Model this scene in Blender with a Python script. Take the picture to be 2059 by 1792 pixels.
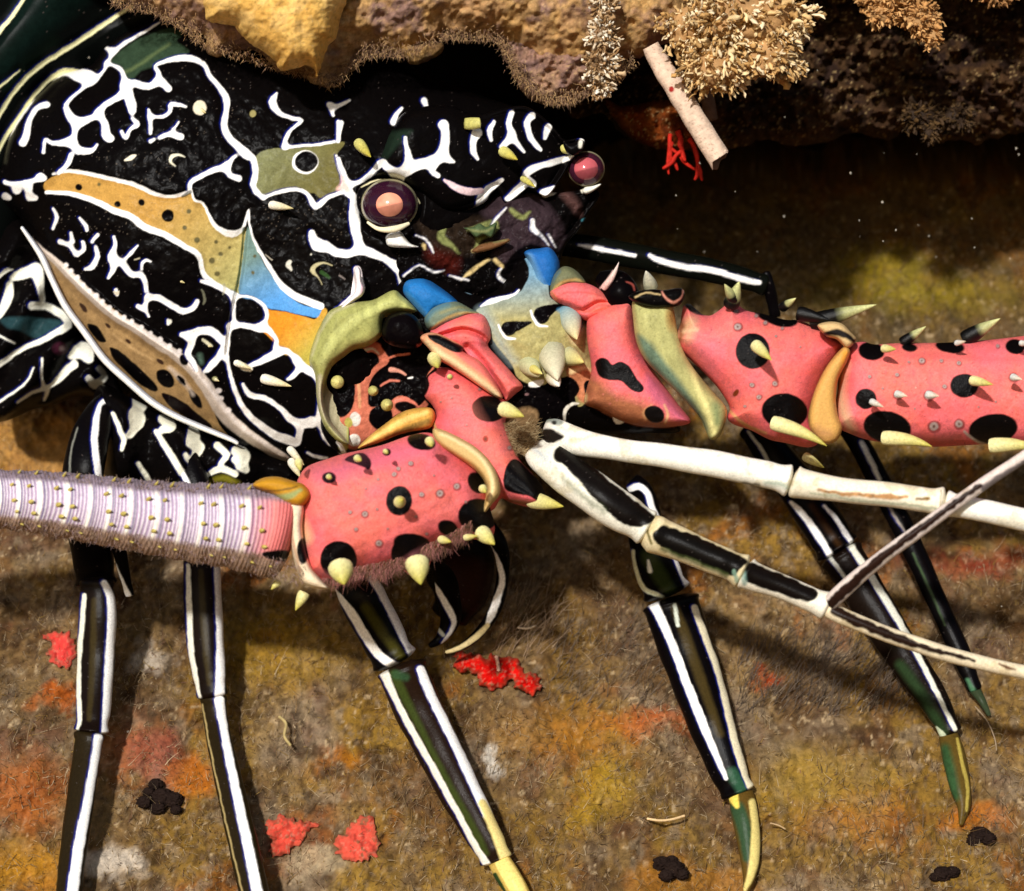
import bpy, math
import numpy as np

# ------------------------------------------------------------------ camera, sky, flash-like sun, exposure
CAMD = 45.0
scene = bpy.context.scene
for o in list(bpy.data.objects): bpy.data.objects.remove(o)
cam_d = bpy.data.cameras.new("Camera"); cam = bpy.data.objects.new("Camera", cam_d)
scene.collection.objects.link(cam); scene.camera = cam
cam.location = (0, -CAMD, 0); cam.rotation_euler = (math.radians(90), 0, 0)
cam_d.sensor_width = 36; cam_d.lens = 36*CAMD/20.59
cam_d.clip_start = 1; cam_d.clip_end = 400
cam_d.dof.use_dof = True; cam_d.dof.focus_distance = CAMD-3.0; cam_d.dof.aperture_fstop = 0.17
SUN_EL, SUN_AZ = math.radians(22), math.radians(-15)   # above / left of the lens axis
world = bpy.data.worlds.new("World"); scene.world = world; world.use_nodes = True
nt = world.node_tree; bg = nt.nodes['Background']
sky = nt.nodes.new('ShaderNodeTexSky'); sky.sky_type = 'NISHITA'; sky.sun_disc = False
sky.sun_elevation = SUN_EL; sky.sun_rotation = math.pi+0.42
nt.links.new(sky.outputs[0], bg.inputs[0]); bg.inputs[1].default_value = 0.09
sd = bpy.data.lights.new("Sun", 'SUN'); sd.energy = 4.3; sd.angle = math.radians(3); sd.color = (1, .975, .94)
sun = bpy.data.objects.new("Sun", sd); scene.collection.objects.link(sun)
from mathutils import Vector
sv = Vector((math.sin(SUN_AZ)*math.cos(SUN_EL), -math.cos(SUN_AZ)*math.cos(SUN_EL), math.sin(SUN_EL)))
sun.rotation_euler = sv.to_track_quat('Z', 'Y').to_euler(); sun.location = sv*30
scene.view_settings.view_transform = 'Standard'; scene.view_settings.look = 'None'
scene.view_settings.gamma = 1; scene.view_settings.exposure = 0.0
scene.render.resolution_x = 1024; scene.render.resolution_y = 891

# ------------------------------------------------------------------ helpers
rng = np.random.default_rng(7)
def lin(c):
    c = np.asarray(c, float)/255.0
    return np.where(c <= .04045, c/12.92, ((c+.055)/1.055)**2.4)
CROP = dict(D=(0, 0, 1), A=(0, 0, 2.813), B=(658.8, 0, 2.813), C=(1327, 0, 2.813), E=(0, 512.4, 2.813),
            F=(658.8, 512.4, 2.813), G=(1327, 512.4, 2.813), H=(0, 1098, 2.0093), I=(1034.3, 1098, 2.0093), J=(562.9, 402.6, 2.694), K=(1125.8, 462.6, 2.2063))
def cr(k, pts):
    ox, oy, s = CROP[k]; out = []
    for p in pts:
        q = [p[0]/s+ox, p[1]/s+oy]+[v/s for v in p[2:]]
        out.append(q)
    return np.array(out, float)
def catmull(P, n=4, closed=False):
    P = np.asarray(P, float); m = len(P)
    if m < 3 and not closed: 
        t = np.linspace(0, 1, n+1)[:, None]; return P[0]*(1-t)+P[1]*t
    out = []
    segs = m if closed else m-1
    for i in range(segs):
        if closed: a, b, c, d = P[(i-1) % m], P[i], P[(i+1) % m], P[(i+2) % m]
        else: a, b, c, d = P[max(i-1, 0)], P[i], P[i+1], P[min(i+2, m-1)]
        for j in range(n):
            t = j/n
            out.append(.5*((2*b)+(-a+c)*t+(2*a-5*b+4*c-d)*t*t+(-a+3*b-3*c+d)*t**3))
    if not closed: out.append(P[-1])
    return np.array(out)
def world_pt(px, py, d):
    s = (CAMD-d)/CAMD
    return np.stack([(px-1029.5)/100*s, -d*np.ones_like(px), (896-py)/100*s], -1)
W1 = lambda px, py, d: world_pt(np.array(float(px)), np.array(float(py)), np.array(float(d)))
def hsh(ix, iy, seed):
    n = (ix.astype(np.int64)*374761393+iy.astype(np.int64)*668265263+seed*1442695041) & 0x7fffffff
    n = ((n ^ (n >> 13))*1274126177) & 0x7fffffff
    n = ((n ^ (n >> 16))*1103515245+12345) & 0x7fffffff
    return (n & 0xffff)/65535.0
def vnoise(x, y, seed=0):
    ix = np.floor(x); iy = np.floor(y); fx = x-ix; fy = y-iy
    fx = fx*fx*(3-2*fx); fy = fy*fy*(3-2*fy)
    a = hsh(ix, iy, seed); b = hsh(ix+1, iy, seed); c = hsh(ix, iy+1, seed); d = hsh(ix+1, iy+1, seed)
    return (a*(1-fx)+b*fx)*(1-fy)+(c*(1-fx)+d*fx)*fy
def fbm(x, y, oct=4, seed=0):
    s = 0; a = .5; t = 0
    for i in range(oct):
        s = s+a*vnoise(x*2**i+17*i, y*2**i-9*i, seed+i); t += a; a *= .55
    return s/t
def sstep(a, b, x):
    t = np.clip((x-a)/(b-a), 0, 1); return t*t*(3-2*t)
def sd_stroke(P, pts):
    """distance to a polyline whose width varies; pts (x,y,width)"""
    d = np.full(len(P), 1e3)
    for i in range(len(pts)-1):
        a, b = pts[i], pts[i+1]
        ab = b[:2]-a[:2]; L = ab@ab+1e-9
        ra, rb = a[2]/2, b[2]/2
        mg = max(ra, rb)+30
        m = (P[:, 0] > min(a[0], b[0])-mg) & (P[:, 0] < max(a[0], b[0])+mg) & (P[:, 1] > min(a[1], b[1])-mg) & (P[:, 1] < max(a[1], b[1])+mg)
        if not m.any(): continue
        Q = P[m]; t = np.clip(((Q-a[:2])@ab)/L, 0, 1)
        dd = np.hypot(Q[:, 0]-a[0]-t*ab[0], Q[:, 1]-a[1]-t*ab[1])-(ra+(rb-ra)*t)
        d[m] = np.minimum(d[m], dd)
    return d
def sd_poly(P, V):
    lo = V.min(0)-40; hi = V.max(0)+40
    out = np.full(len(P), 1e3)
    m = ((P > lo) & (P < hi)).all(1)
    if not m.any(): return out
    Q = P[m]; d = np.full(len(Q), 1e9); ins = np.zeros(len(Q), bool)
    n = len(V)
    for i in range(n):
        a, b = V[i], V[(i+1) % n]; ab = b-a; L = ab@ab+1e-9
        t = np.clip(((Q-a)@ab)/L, 0, 1)
        d = np.minimum(d, (Q[:, 0]-a[0]-t*ab[0])**2+(Q[:, 1]-a[1]-t*ab[1])**2)
        c = ((a[1] > Q[:, 1]) != (b[1] > Q[:, 1]))
        if c.any():
            xx = a[0]+(Q[:, 1]-a[1])*(b[0]-a[0])/(b[1]-a[1]+1e-12)
            ins ^= c & (Q[:, 0] < xx)
    d = np.sqrt(d); out[m] = np.where(ins, -d, d); return out
def sd_ell(P, cx, cy, rx, ry, rot=0):
    c, s = math.cos(math.radians(rot)), math.sin(math.radians(rot))
    x = P[:, 0]-cx; y = P[:, 1]-cy
    u = (x*c+y*s)/rx; v = (-x*s+y*c)/ry
    return (np.hypot(u, v)-1)*min(rx, ry)
def smin(a, b, k):
    h = np.clip(.5+.5*(b-a)/k, 0, 1)
    return b*(1-h)+a*h-k*h*(1-h)
def wob(P, amp=1.6, sc=14, seed=5):
    if amp == 0: return P
    x = P[:, 0]/sc; y = P[:, 1]/sc
    return P+np.stack([fbm(x, y, 2, seed)-.5, fbm(x, y, 2, seed+50)-.5], 1)*2*amp
# a paint spec is a list of layers: the animal's own markings plus painted blue lens fringes, in the plane its shapes were drawn in
def S(k, col, pts, **o): return dict(t='s', col=lin(col), pts=catmull(cr(k, pts), 3), **o)
def PG(k, col, pts, **o): return dict(t='p', col=lin(col), pts=catmull(cr(k, pts), 4, True), **o)
def EL(k, col, x, y, rx, ry=None, rot=0, **o):
    q = cr(k, [(x, y, rx, ry or rx)])[0]; return dict(t='e', col=lin(col), e=(q[0], q[1], q[2], q[3], rot), **o)
def NET(k, col, strokes, kk=9, fat=0, **o):
    st = [catmull(cr(k, s), 3)+np.array([0, 0, fat]) for s in strokes]
    return dict(t='n', col=lin(col), st=st, kk=kk, **o)
def layer_d(P, L):
    if L['t'] == 's': return sd_stroke(P, L['pts'])
    if L['t'] == 'p': return sd_poly(P, L['pts'])
    if L['t'] == 'e': return sd_ell(P, *L['e'])
    d = np.full(len(P), 60.0)
    for s in L['st']:
        lo = s[:, :2].min(0)-60; hi = s[:, :2].max(0)+60
        m = ((P > lo) & (P < hi)).all(1)
        if m.any(): d[m] = smin(d[m], sd_stroke(P[m], s), L['kk'])
    return d
def paint(P, base, layers, w=1.8, amp=1.3):
    """P (N,2); returns colours and the distance to the nearest white vein"""
    col = np.tile(lin(base), (len(P), 1)) if not isinstance(base, np.ndarray) else base.copy()
    Q = wob(P, amp)
    vein = np.full(len(P), 40.0)
    for L in layers:
        if L.get('fringe'):
            d2 = layer_d(Q+np.array([L['fringe'], L['fringe']*.5]), L)
            a = (np.clip(.5-d2/3.5, 0, 1)*.75)[:, None]; col = col*(1-a)+lin((14, 30, 125))*a  # blue lens colour fringe painted along one side of pale marks
        d = layer_d(Q, L); ww = L.get('w', w)
        a = np.clip(.5-d/ww, 0, 1)*L.get('a', 1)
        c = L['col']
        if 'col2' in L:      # colour drifts along a direction: (x0,y0,x1,y1)
            x0, y0, x1, y1 = L['gr']; t = np.clip(((P[:, 0]-x0)*(x1-x0)+(P[:, 1]-y0)*(y1-y0))/((x1-x0)**2+(y1-y0)**2), 0, 1)[:, None]
            c = L['col']*(1-t)+lin(L['col2'])*t
        if L.get('mottle'):
            nn = fbm(P[:, 0]/9, P[:, 1]/9, 3, 3)[:, None]; c = c*(1+(nn-.5)*L['mottle'])
        col = col*(1-a[:, None])+c*a[:, None]
        if L.get('vein'): vein = np.minimum(vein, d)
    sp = (vnoise(P[:, 0]/2.3, P[:, 1]/2.3, 301) > .965) & (col.max(1) < .02)
    col[sp] = lin((70, 62, 58))
    return np.clip(col, 0, 1), vein

ORG = {}
def mk(name, V, F, mat, parent=None, col=None, smooth=True, origin=None, **props):
    """V in world coordinates; becomes one mesh object"""
    V = np.asarray(V, float)
    if origin is None: origin = V.mean(0)
    po = ORG[parent.name] if parent else np.zeros(3)
    me = bpy.data.meshes.new(name)
    Vl = (V-origin)
    if isinstance(F, np.ndarray):
        nf, k = F.shape
        me.vertices.add(len(Vl)); me.vertices.foreach_set('co', Vl.ravel())
        me.loops.add(nf*k); me.loops.foreach_set('vertex_index', F.ravel().astype(np.int32))
        me.polygons.add(nf); me.polygons.foreach_set('loop_start', np.arange(0, nf*k, k, dtype=np.int32))
        me.update(calc_edges=True); me.validate()
    else:
        me.from_pydata(Vl.tolist(), [], F)
    if col is not None:
        at = me.color_attributes.new('Col', 'FLOAT_COLOR', 'POINT')
        c4 = np.ones((len(Vl), 4)); c4[:, :3] = col
        at.data.foreach_set('color', c4.ravel())
    if smooth: me.polygons.foreach_set('use_smooth', np.ones(len(me.polygons), bool))
    me.update()
    me.materials.append(mat)
    o = bpy.data.objects.new(name, me); scene.collection.objects.link(o)
    o.location = origin-po
    if parent: o.parent = parent
    ORG[o.name] = np.array(origin, float)
    for k, v in props.items(): o[k] = v
    return o
def empty(name, origin, **props):
    o = bpy.data.objects.new(name, None); scene.collection.objects.link(o); o.location = origin
    ORG[o.name] = np.array(origin, float)
    for k, v in props.items(): o[k] = v
    return o
def join(parts):
    Vs, Fs, Cs, n = [], [], [], 0
    for V, F, C in parts:
        Vs.append(V); Fs.append(np.asarray(F)+n); Cs.append(C); n += len(V)
    return np.concatenate(Vs), np.concatenate(Fs), np.concatenate(Cs)

def tube(path, colf=None, nr=None, step=2.2, flat=1.0, radf=None, cap=True, base=(8, 6, 6), layers=(), n=8, w=1.8, amp=.8):
    """path (px,py,depth,width_px). Elliptic tube, rounded ends. -> V,F(quads),C"""
    P = catmull(np.array(path, float), n)
    L = np.r_[0, np.cumsum(np.hypot(*np.diff(P[:, :2], axis=0).T)+np.abs(np.diff(P[:, 2]))*100*.5)]
    k = max(int(L[-1]/step), 6); s = np.linspace(0, L[-1], k)
    c = np.stack([np.interp(s, L, P[:, i]) for i in range(4)], 1)
    c[:, 3] /= 2
    nr = max(nr or 0, min(220, int(c[:, 3].max()*2*np.pi/2.6)), 14)
    if cap:
        for e in (0, 1):
            r = c[0, 3] if e == 0 else c[-1, 3]
            t = (s if e == 0 else L[-1]-s)/max(r*.32, 1)
            c[:, 3] *= np.sqrt(np.clip(1-(1-np.clip(t, 0, 1))**2, 0.0004, 1))
    T = np.gradient(c[:, :2], axis=0); T /= np.linalg.norm(T, axis=1)[:, None]+1e-9
    N = np.stack([-T[:, 1], T[:, 0]], 1)
    ph = np.linspace(0, 2*np.pi, nr, endpoint=False)
    R = c[:, 3][:, None]*np.ones(nr)[None]
    if radf is not None: R = R*radf(s[:, None], ph[None], L[-1])
    px = c[:, 0][:, None]+N[:, 0][:, None]*R*np.cos(ph); py = c[:, 1][:, None]+N[:, 1][:, None]*R*np.cos(ph)
    dd = c[:, 2][:, None]+R/100*flat*np.sin(ph)
    PX = np.stack([px.ravel(), py.ravel()], 1)
    V = world_pt(px.ravel(), py.ravel(), dd.ravel())
    i = np.arange(k-1)[:, None]*nr; j = np.arange(nr)[None]; j2 = (j+1) % nr
    F = np.stack([i+j, i+j2, i+nr+j2, i+nr+j], -1).reshape(-1, 4)
    if colf is not None:
        C = colf(PX, np.repeat(s, nr), np.tile(ph, k), L[-1])
        if layers: C, _ = paint(PX, C, layers, w, amp)
    else: C, _ = paint(PX, base, layers, w, amp)
    return V, F, C
def grid_in(poly, g, R=0):
    lo = poly.min(0)-2*g; hi = poly.max(0)+2*g
    xs = np.arange(lo[0], hi[0], g); ys = np.arange(lo[1], hi[1], g)
    X, Y = np.meshgrid(xs, ys); P = np.stack([X.ravel(), Y.ravel()], 1)
    # exact distance (no far clipping)
    n = len(poly); d2 = np.full(len(P), 1e12); near = P.copy(); ins = np.zeros(len(P), bool)
    for i in range(n):
        a, b = poly[i], poly[(i+1) % n]; ab = b-a; Lq = ab@ab+1e-9
        t = np.clip(((P-a)@ab)/Lq, 0, 1); q = a+t[:, None]*ab
        e = ((P-q)**2).sum(1); m = e < d2; d2[m] = e[m]; near[m] = q[m]
        c = ((a[1] > P[:, 1]) != (b[1] > P[:, 1]))
        if c.any():
            xx = a[0]+(P[:, 1]-a[1])*(b[0]-a[0])/(b[1]-a[1]+1e-12); ins ^= c & (P[:, 0] < xx)
    d = np.sqrt(d2)*np.where(ins, 1, -1)
    ny, nx = X.shape
    if R:      # soften the ridge line where the two sides of a dome meet
        D0 = np.maximum(d, 0).reshape(ny, nx); Mk = ins.reshape(ny, nx).astype(float); Dm = np.minimum(D0, R)*Mk
        k = max(int(R/g/3.2), 1)
        def bx(A):
            for ax in (0, 1):
                A = np.concatenate([np.zeros_like(np.take(A, [0], ax)), np.cumsum(np.pad(A, [(k, k) if ax == i else (0, 0) for i in (0, 1)]), ax)], ax)
                n_ = A.shape[ax]; A = (np.take(A, range(2*k+1, n_), ax)-np.take(A, range(0, n_-2*k-1), ax))/(2*k+1)
            return A
        for _ in range(3): Dm = bx(Dm*Mk); Wt = bx(Mk); Dm = Dm/np.maximum(Wt, 1e-6)*Mk
        mixw = sstep(.15, .6, D0/R); ds = (D0*(1-mixw)+Dm*mixw).ravel(); ds = np.minimum(ds, np.where(D0.ravel() < R*.15, D0.ravel(), 1e9))
    I = np.arange(nx*ny).reshape(ny, nx)
    q = np.stack([I[:-1, :-1], I[1:, :-1], I[1:, 1:], I[:-1, 1:]], -1).reshape(-1, 4)
    keep = ins[q].any(1); q = q[keep]
    used = np.unique(q); mp = -np.ones(nx*ny, int); mp[used] = np.arange(len(used))
    P = P[used]; d = d[used]; out = d < 0; P[out] = near[used][out]; d[out] = 0
    if R: ds = ds[used]; ds[out] = 0; return P, mp[q], d, ds
    return P, mp[q], d
def pillow(poly, depth, H, R, g=2.0, base=(8, 6, 6), layers=(), extra=None, back=1.5, w=1.8, amp=1.3, colf=None, relief=.0, veinrel=0.05, closed=None):
    """a domed shell over an outline: front relief, rim and a closed back. depth: float or f(P)"""
    P, Q, d, dsm = grid_in(poly, g, R)
    if colf is not None: C = colf(P, d)
    else: C = base
    C, vein = paint(P, C if isinstance(C, np.ndarray) else base, layers, w, amp)
    t = np.clip(dsm/R, 0, 1)
    base_d = depth(P) if callable(depth) else np.full(len(P), float(depth))
    h = base_d+H*np.sqrt(1-(1-t)**2)
    e = np.clip(d/12, 0, 1)
    if extra is not None: h = h+extra(P, d)*e
    h = h+veinrel*np.clip(vein/14, -.4, 1)*e
    if relief: h = h+relief*(fbm(P[:, 0]/16, P[:, 1]/16, 4, 11)-.5)*e
    V = world_pt(P[:, 0], P[:, 1], h)
    # rim and back: boundary edges extruded backwards, then closed
    E = np.concatenate([Q[:, [0, 1]], Q[:, [1, 2]], Q[:, [2, 3]], Q[:, [3, 0]]])
    key = np.minimum(E[:, 0], E[:, 1])*10**7+np.maximum(E[:, 0], E[:, 1])
    u, idx, cnt = np.unique(key, return_index=True, return_counts=True)
    B = E[idx[cnt == 1]]
    bv = np.unique(B); mp = -np.ones(len(V), int); mp[bv] = np.arange(len(bv))
    cen = P[bv].mean(0)
    rings = []; n0 = len(V); Vs = [V]; Cs = [C]; Fs = [Q[:, ::-1]]
    prev = bv
    for kk, (sc, bk) in enumerate(((.98, .3), (.9, .6), (.7, .85), (.4, .97), (0.02, 1.0))):
        pp = cen+(P[bv]-cen)*sc
        Vs.append(world_pt(pp[:, 0], pp[:, 1], base_d[bv]*(1 if kk < 2 else 1)-back*bk)); Cs.append(C[bv])
        cur = n0+np.arange(len(bv)); n0 += len(bv)
        a, b = mp[B[:, 0]], mp[B[:, 1]]
        Fs.append(np.stack([prev[a], prev[b], cur[b], cur[a]], 1)[:, ::-1][:, ::-1]); prev = cur
    return np.concatenate(Vs), np.concatenate(Fs), np.concatenate(Cs)
def spine(bx, by, bd, tx, ty, td, wd, cols=((235, 225, 190), (200, 195, 110)), bend=(0, 0), nr=14, dark=0.0):
    """curved thorn from base to tip"""
    n = 14; t = np.linspace(0, 1, n)
    cx = bx+(tx-bx)*t+bend[0]*np.sin(t*np.pi); cy = by+(ty-by)*t+bend[1]*np.sin(t*np.pi); cd = bd+(td-bd)*t
    r = wd/2*.86*(1-t)**.72*(1+.22*np.sin(t*np.pi))+.15
    r[0] *= .9
    A = np.array([world_pt(np.array(a), np.array(b), np.array(c)) for a, b, c in zip(cx, cy, cd)])
    T = np.gradient(A, axis=0); T /= np.linalg.norm(T, axis=1)[:, None]+1e-9
    up = np.array([0, 0, 1.0]) if abs(T[0, 2]) < .9 else np.array([1.0, 0, 0])
    X = np.cross(T, up); X /= np.linalg.norm(X, axis=1)[:, None]; Yv = np.cross(T, X)
    ph = np.linspace(0, 2*np.pi, nr, endpoint=False)
    V = (A[:, None]+(r/100)[:, None, None]*(X[:, None]*np.cos(ph)[None, :, None]+Yv[:, None]*np.sin(ph)[None, :, None])).reshape(-1, 3)
    i = np.arange(n-1)[:, None]*nr; j = np.arange(nr)[None]; j2 = (j+1) % nr
    F = np.stack([i+j, i+j2, i+nr+j2, i+nr+j], -1).reshape(-1, 4)
    c0, c1 = lin(cols[0]), lin(cols[1]); tt = np.repeat(t, nr)[:, None]
    C = c0*(1-tt)+c1*tt
    if dark: 
        m = sstep(dark-.08, dark+.02, tt); C = lin((8, 7, 6))*(1-m)+C*m
    return V, F, C

# ------------------------------------------------------------------ materials
def material(name, rough=.45, spec=.4, noise=(6, .15), bump=(20, .15), tint=None, coat=0, sss=0, scale2=None):
    m = bpy.data.materials.new(name); m.use_nodes = True; t = m.node_tree; b = t.nodes['Principled BSDF']
    b.inputs['Roughness'].default_value = rough; b.inputs['Specular IOR Level'].default_value = spec
    if coat: b.inputs['Coat Weight'].default_value = coat; b.inputs['Coat Roughness'].default_value = .08
    if sss: b.inputs['Subsurface Weight'].default_value = sss; b.inputs['Subsurface Radius'].default_value = (.2, .1, .06); b.inputs['Subsurface Scale'].default_value = .3
    geo = t.nodes.new('ShaderNodeNewGeometry')
    if tint is None:
        at = t.nodes.new('ShaderNodeAttribute'); at.attribute_name = 'Col'; src = at.outputs['Color']
    else:
        rg = t.nodes.new('ShaderNodeRGB'); rg.outputs[0].default_value = (*lin(tint), 1); src = rg.outputs[0]
    nz = t.nodes.new('ShaderNodeTexNoise'); nz.inputs['Scale'].default_value = noise[0]; nz.inputs['Detail'].default_value = 6; nz.inputs['Roughness'].default_value = .7
    t.links.new(geo.outputs['Position'], nz.inputs['Vector'])
    mr = t.nodes.new('ShaderNodeMapRange'); mr.inputs[1].default_value = .3; mr.inputs[2].default_value = .7
    mr.inputs[3].default_value = 1-noise[1]; mr.inputs[4].default_value = 1+noise[1]
    t.links.new(nz.outputs[0], mr.inputs[0])
    mx = t.nodes.new('ShaderNodeVectorMath'); mx.operation = 'SCALE'
    t.links.new(src, mx.inputs[0]); t.links.new(mr.outputs[0], mx.inputs['Scale']); t.links.new(mx.outputs[0], b.inputs['Base Color'])
    if bump[1]:
        n2 = t.nodes.new('ShaderNodeTexNoise'); n2.inputs['Scale'].default_value = bump[0]; n2.inputs['Detail'].default_value = 8; n2.inputs['Roughness'].default_value = .65
        t.links.new(geo.outputs['Position'], n2.inputs['Vector'])
        bp = t.nodes.new('ShaderNodeBump'); bp.inputs['Strength'].default_value = bump[1]; bp.inputs['Distance'].default_value = .1
        t.links.new(n2.outputs[0], bp.inputs['Height']); t.links.new(bp.outputs[0], b.inputs['Normal'])
    return m
M_SHELL = material('shell', .3, .02, (26, .2), (18, .03))
M_PINK = material('pink_shell', .42, .09, (30, .2), (26, .22))
M_LEG = material('leg_shell', .3, .06, (24, .25), (20, .1))
M_SPINE = material('spine_horn', .4, .25, (22, .3), (40, .2))
M_EYE = material('eye_cornea', .18, .25, (4, .05), (5, 0), coat=.15)
M_ROCK = material('reef_rock', .85, .1, (6, .4), (16, .3))
M_GROUND = material('algae_crust', .9, .12, (9, .35), (22, .6))
M_SPONGE = material('sponge_skin', .8, .05, (9, .2), (24, .1))
M_TUFT = material('tuft_flesh', .7, .2, (8, .2), (20, .2))
M_FIBRE = material('algae_fibre', .8, .1, (3, .3), (5, 0))
# ------------------------------------------------------------------ seabed, cave wall, ledge
def gd_world(X, Z):
    d = 4.2-(Z+9)*.76
    d = d+1.5*(fbm(X/5.5+3.1, Z/5.5, 3, 21)-.5)+.75*(fbm(X/1.4, Z/1.4, 3, 22)-.5)
    return d
def gd_fine(X, Z):
    r = 1-np.abs(2*fbm(X/.5, Z/.5, 4, 27)-1)
    return gd_world(X, Z)+.34*(fbm(X/.3, Z/.3, 4, 23)-.5)+.22*(r-.6)+.09*(fbm(X/.08, Z/.08, 2, 25)-.5)
def gdepth(px, py):
    d = 0.0
    for _ in range(12):
        s = (CAMD-d)/CAMD; d = .5*d+.5*float(gd_world(np.array((px-1029.5)/100*s), np.array((896-py)/100*s)))
    return d
def inv_px(X, d, Z):
    s = (CAMD-d)/CAMD; return X/s*100+1029.5, 896-Z/s*100
def gridmesh(X, Y, fn):
    ny, nx = X.shape; I = np.arange(nx*ny).reshape(ny, nx)
    return np.stack([I[:-1, :-1], I[:-1, 1:], I[1:, 1:], I[1:, :-1]], -1).reshape(-1, 4)
def seabed():
    xs = np.r_[np.linspace(-60, -12, 30)[:-1], np.arange(-12, 12.4, .036), np.linspace(12.4, 60, 30)[1:]]
    zs = np.r_[np.linspace(-40, -10.2, 16)[:-1], np.arange(-10.2, 6.2, .04), np.linspace(6.2, 9, 10)[1:]]
    X, Z = np.meshgrid(xs, zs); d = gd_fine(X, Z)
    V = np.stack([X.ravel(), -d.ravel(), Z.ravel()], 1)
    x, z, dd = X.ravel(), Z.ravel(), d.ravel()
    px, py = inv_px(x, dd, z); P = np.stack([px, py], 1)
    n = lambda s, k, o=4: fbm(x/s, z/s, o, k)
    C = np.tile(lin((160, 130, 84)), (len(V), 1))
    def mixin(c, a, top=1.0):
        nonlocal C
        a = (np.clip(a, 0, 1)*top)[:, None]; C = C*(1-a)+lin(c)*a
    mixin((156, 138, 114), sstep(.44, .64, n(1.3, 31)), .85)
    mixin((108, 78, 44), sstep(.5, .66, n(.9, 32)), .7)
    mixin((170, 132, 44), sstep(.47, .66, n(1.9, 33)), .75)
    mixin((178, 100, 34), sstep(.56, .72, n(1.2, 34)), .65)
    mixin((112, 62, 50), sstep(.56, .72, n(.8, 35)), .45)
    mixin((170, 150, 120), sstep(.62, .72, n(.28, 36)), .7)
    mixin((60, 42, 28), sstep(.58, .72, n(.35, 37)), .7)
    mixin((84, 60, 36), sstep(.5, .75, n(.12, 38, 2)), .6)
    mixin((150, 128, 100), sstep(.55, .8, n(.1, 48, 2)), .5)
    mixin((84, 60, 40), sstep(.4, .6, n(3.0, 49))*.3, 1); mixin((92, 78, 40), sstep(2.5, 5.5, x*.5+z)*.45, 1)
    mixin((205, 180, 140), sstep(.74, .84, n(.09, 39, 2)), .8)
    C = C*(lin((222, 222, 222))*np.array([1, .97, .95]))
    Q = P+np.stack([n(.6, 41)-.5, n(.6, 42)-.5], 1)*70+np.stack([n(.15, 43)-.5, n(.15, 44)-.5], 1)*30
    def patch(c, cx, cy, rx, ry, a=.8, soft=22):
        mixin(c, .5-sd_ell(Q, cx, cy, rx, ry)/soft, a)
    patch((176, 92, 26), 30, 1590, 90, 70, .6, 60); patch((190, 130, 20), 40, 1745, 110, 45, .65, 50)
    patch((190, 105, 20), 380, 1560, 45, 50, .7); patch((185, 90, 20), 110, 1410, 50, 25, .8)
    patch((158, 122, 32), 570, 1300, 130, 80, .6, 60); patch((160, 100, 20), 715, 1520, 25, 15, .8)
    patch((168, 132, 34), 1200, 1590, 70, 70, .65, 60); patch((176, 120, 34), 1150, 1470, 120, 40, .55, 60); patch((180, 112, 30), 1720, 1640, 90, 40, .5, 60); patch((168, 134, 40), 1640, 1560, 120, 60, .5, 70); patch((165, 100, 60), 250, 1500, 60, 60, .5, 50); patch((170, 110, 25), 1390, 1790, 130, 60, .5)
    patch((190, 90, 25), 1310, 1450, 90, 20, .6, 30); patch((140, 122, 22), 1840, 590, 140, 34, .75, 60); patch((146, 128, 20), 1760, 530, 60, 30, .75, 50)
    patch((180, 100, 20), 1960, 1650, 60, 25, .6); patch((150, 70, 60), 310, 1520, 60, 50, .5, 40)
    patch((150, 45, 25), 1960, 1130, 110, 25, .5, 30); patch((165, 60, 20), 1550, 1365, 22, 16, .9)
    patch((200, 185, 165), 300, 1330, 32, 26, .7); patch((205, 190, 170), 215, 1745, 70, 28, .8)
    patch((190, 170, 135), 620, 1740, 55, 30, .6); patch((200, 190, 175), 995, 1530, 14, 26, .9, 10)
    patch((176, 128, 66), 90, 900, 190, 60, .8, 60)
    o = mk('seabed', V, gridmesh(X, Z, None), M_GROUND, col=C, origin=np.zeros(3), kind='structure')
    return o
seabed()

# algae turf: short fibres on the seabed, nobody could count them
def fibres(name, pts, dirs, length, width, cols, mat, parent=None, curl=.25, **props):
    n = len(pts); k = 4
    t = np.linspace(0, 1, k)
    dirs = dirs/np.linalg.norm(dirs, axis=1)[:, None]
    side = np.cross(dirs, np.array([0, 1.0, 0])+rng.normal(0, .3, (n, 3))); side /= np.linalg.norm(side, axis=1)[:, None]
    bend = rng.normal(0, curl, (n, 3))
    c = pts[:, None]+dirs[:, None]*length[:, None, None]*t[None, :, None]+bend[:, None]*length[:, None, None]*(t**2)[None, :, None]
    w = width[:, None, None]*(1-t*.85)[None, :, None]
    Lf = c-side[:, None]*w; Rt = c+side[:, None]*w
    nrm = np.cross(dirs, side); Up = c+nrm[:, None]*w*1.2
    V = np.stack([Lf, Rt, Up], 2).reshape(-1, 3)     # three-sided blade: real thickness
    b = (np.arange(n)*k*3)[:, None, None]; r = (np.arange(k-1)*3)[None, :, None]; s = np.arange(3)[None, None]; s2 = (s+1) % 3
    F = np.stack([b+r+s, b+r+s2, b+r+3+s2, b+r+3+s], -1).reshape(-1, 4)
    C = np.repeat(cols, k*3, axis=0)
    return mk(name, V, F, mat, parent, col=C, **props)
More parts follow.
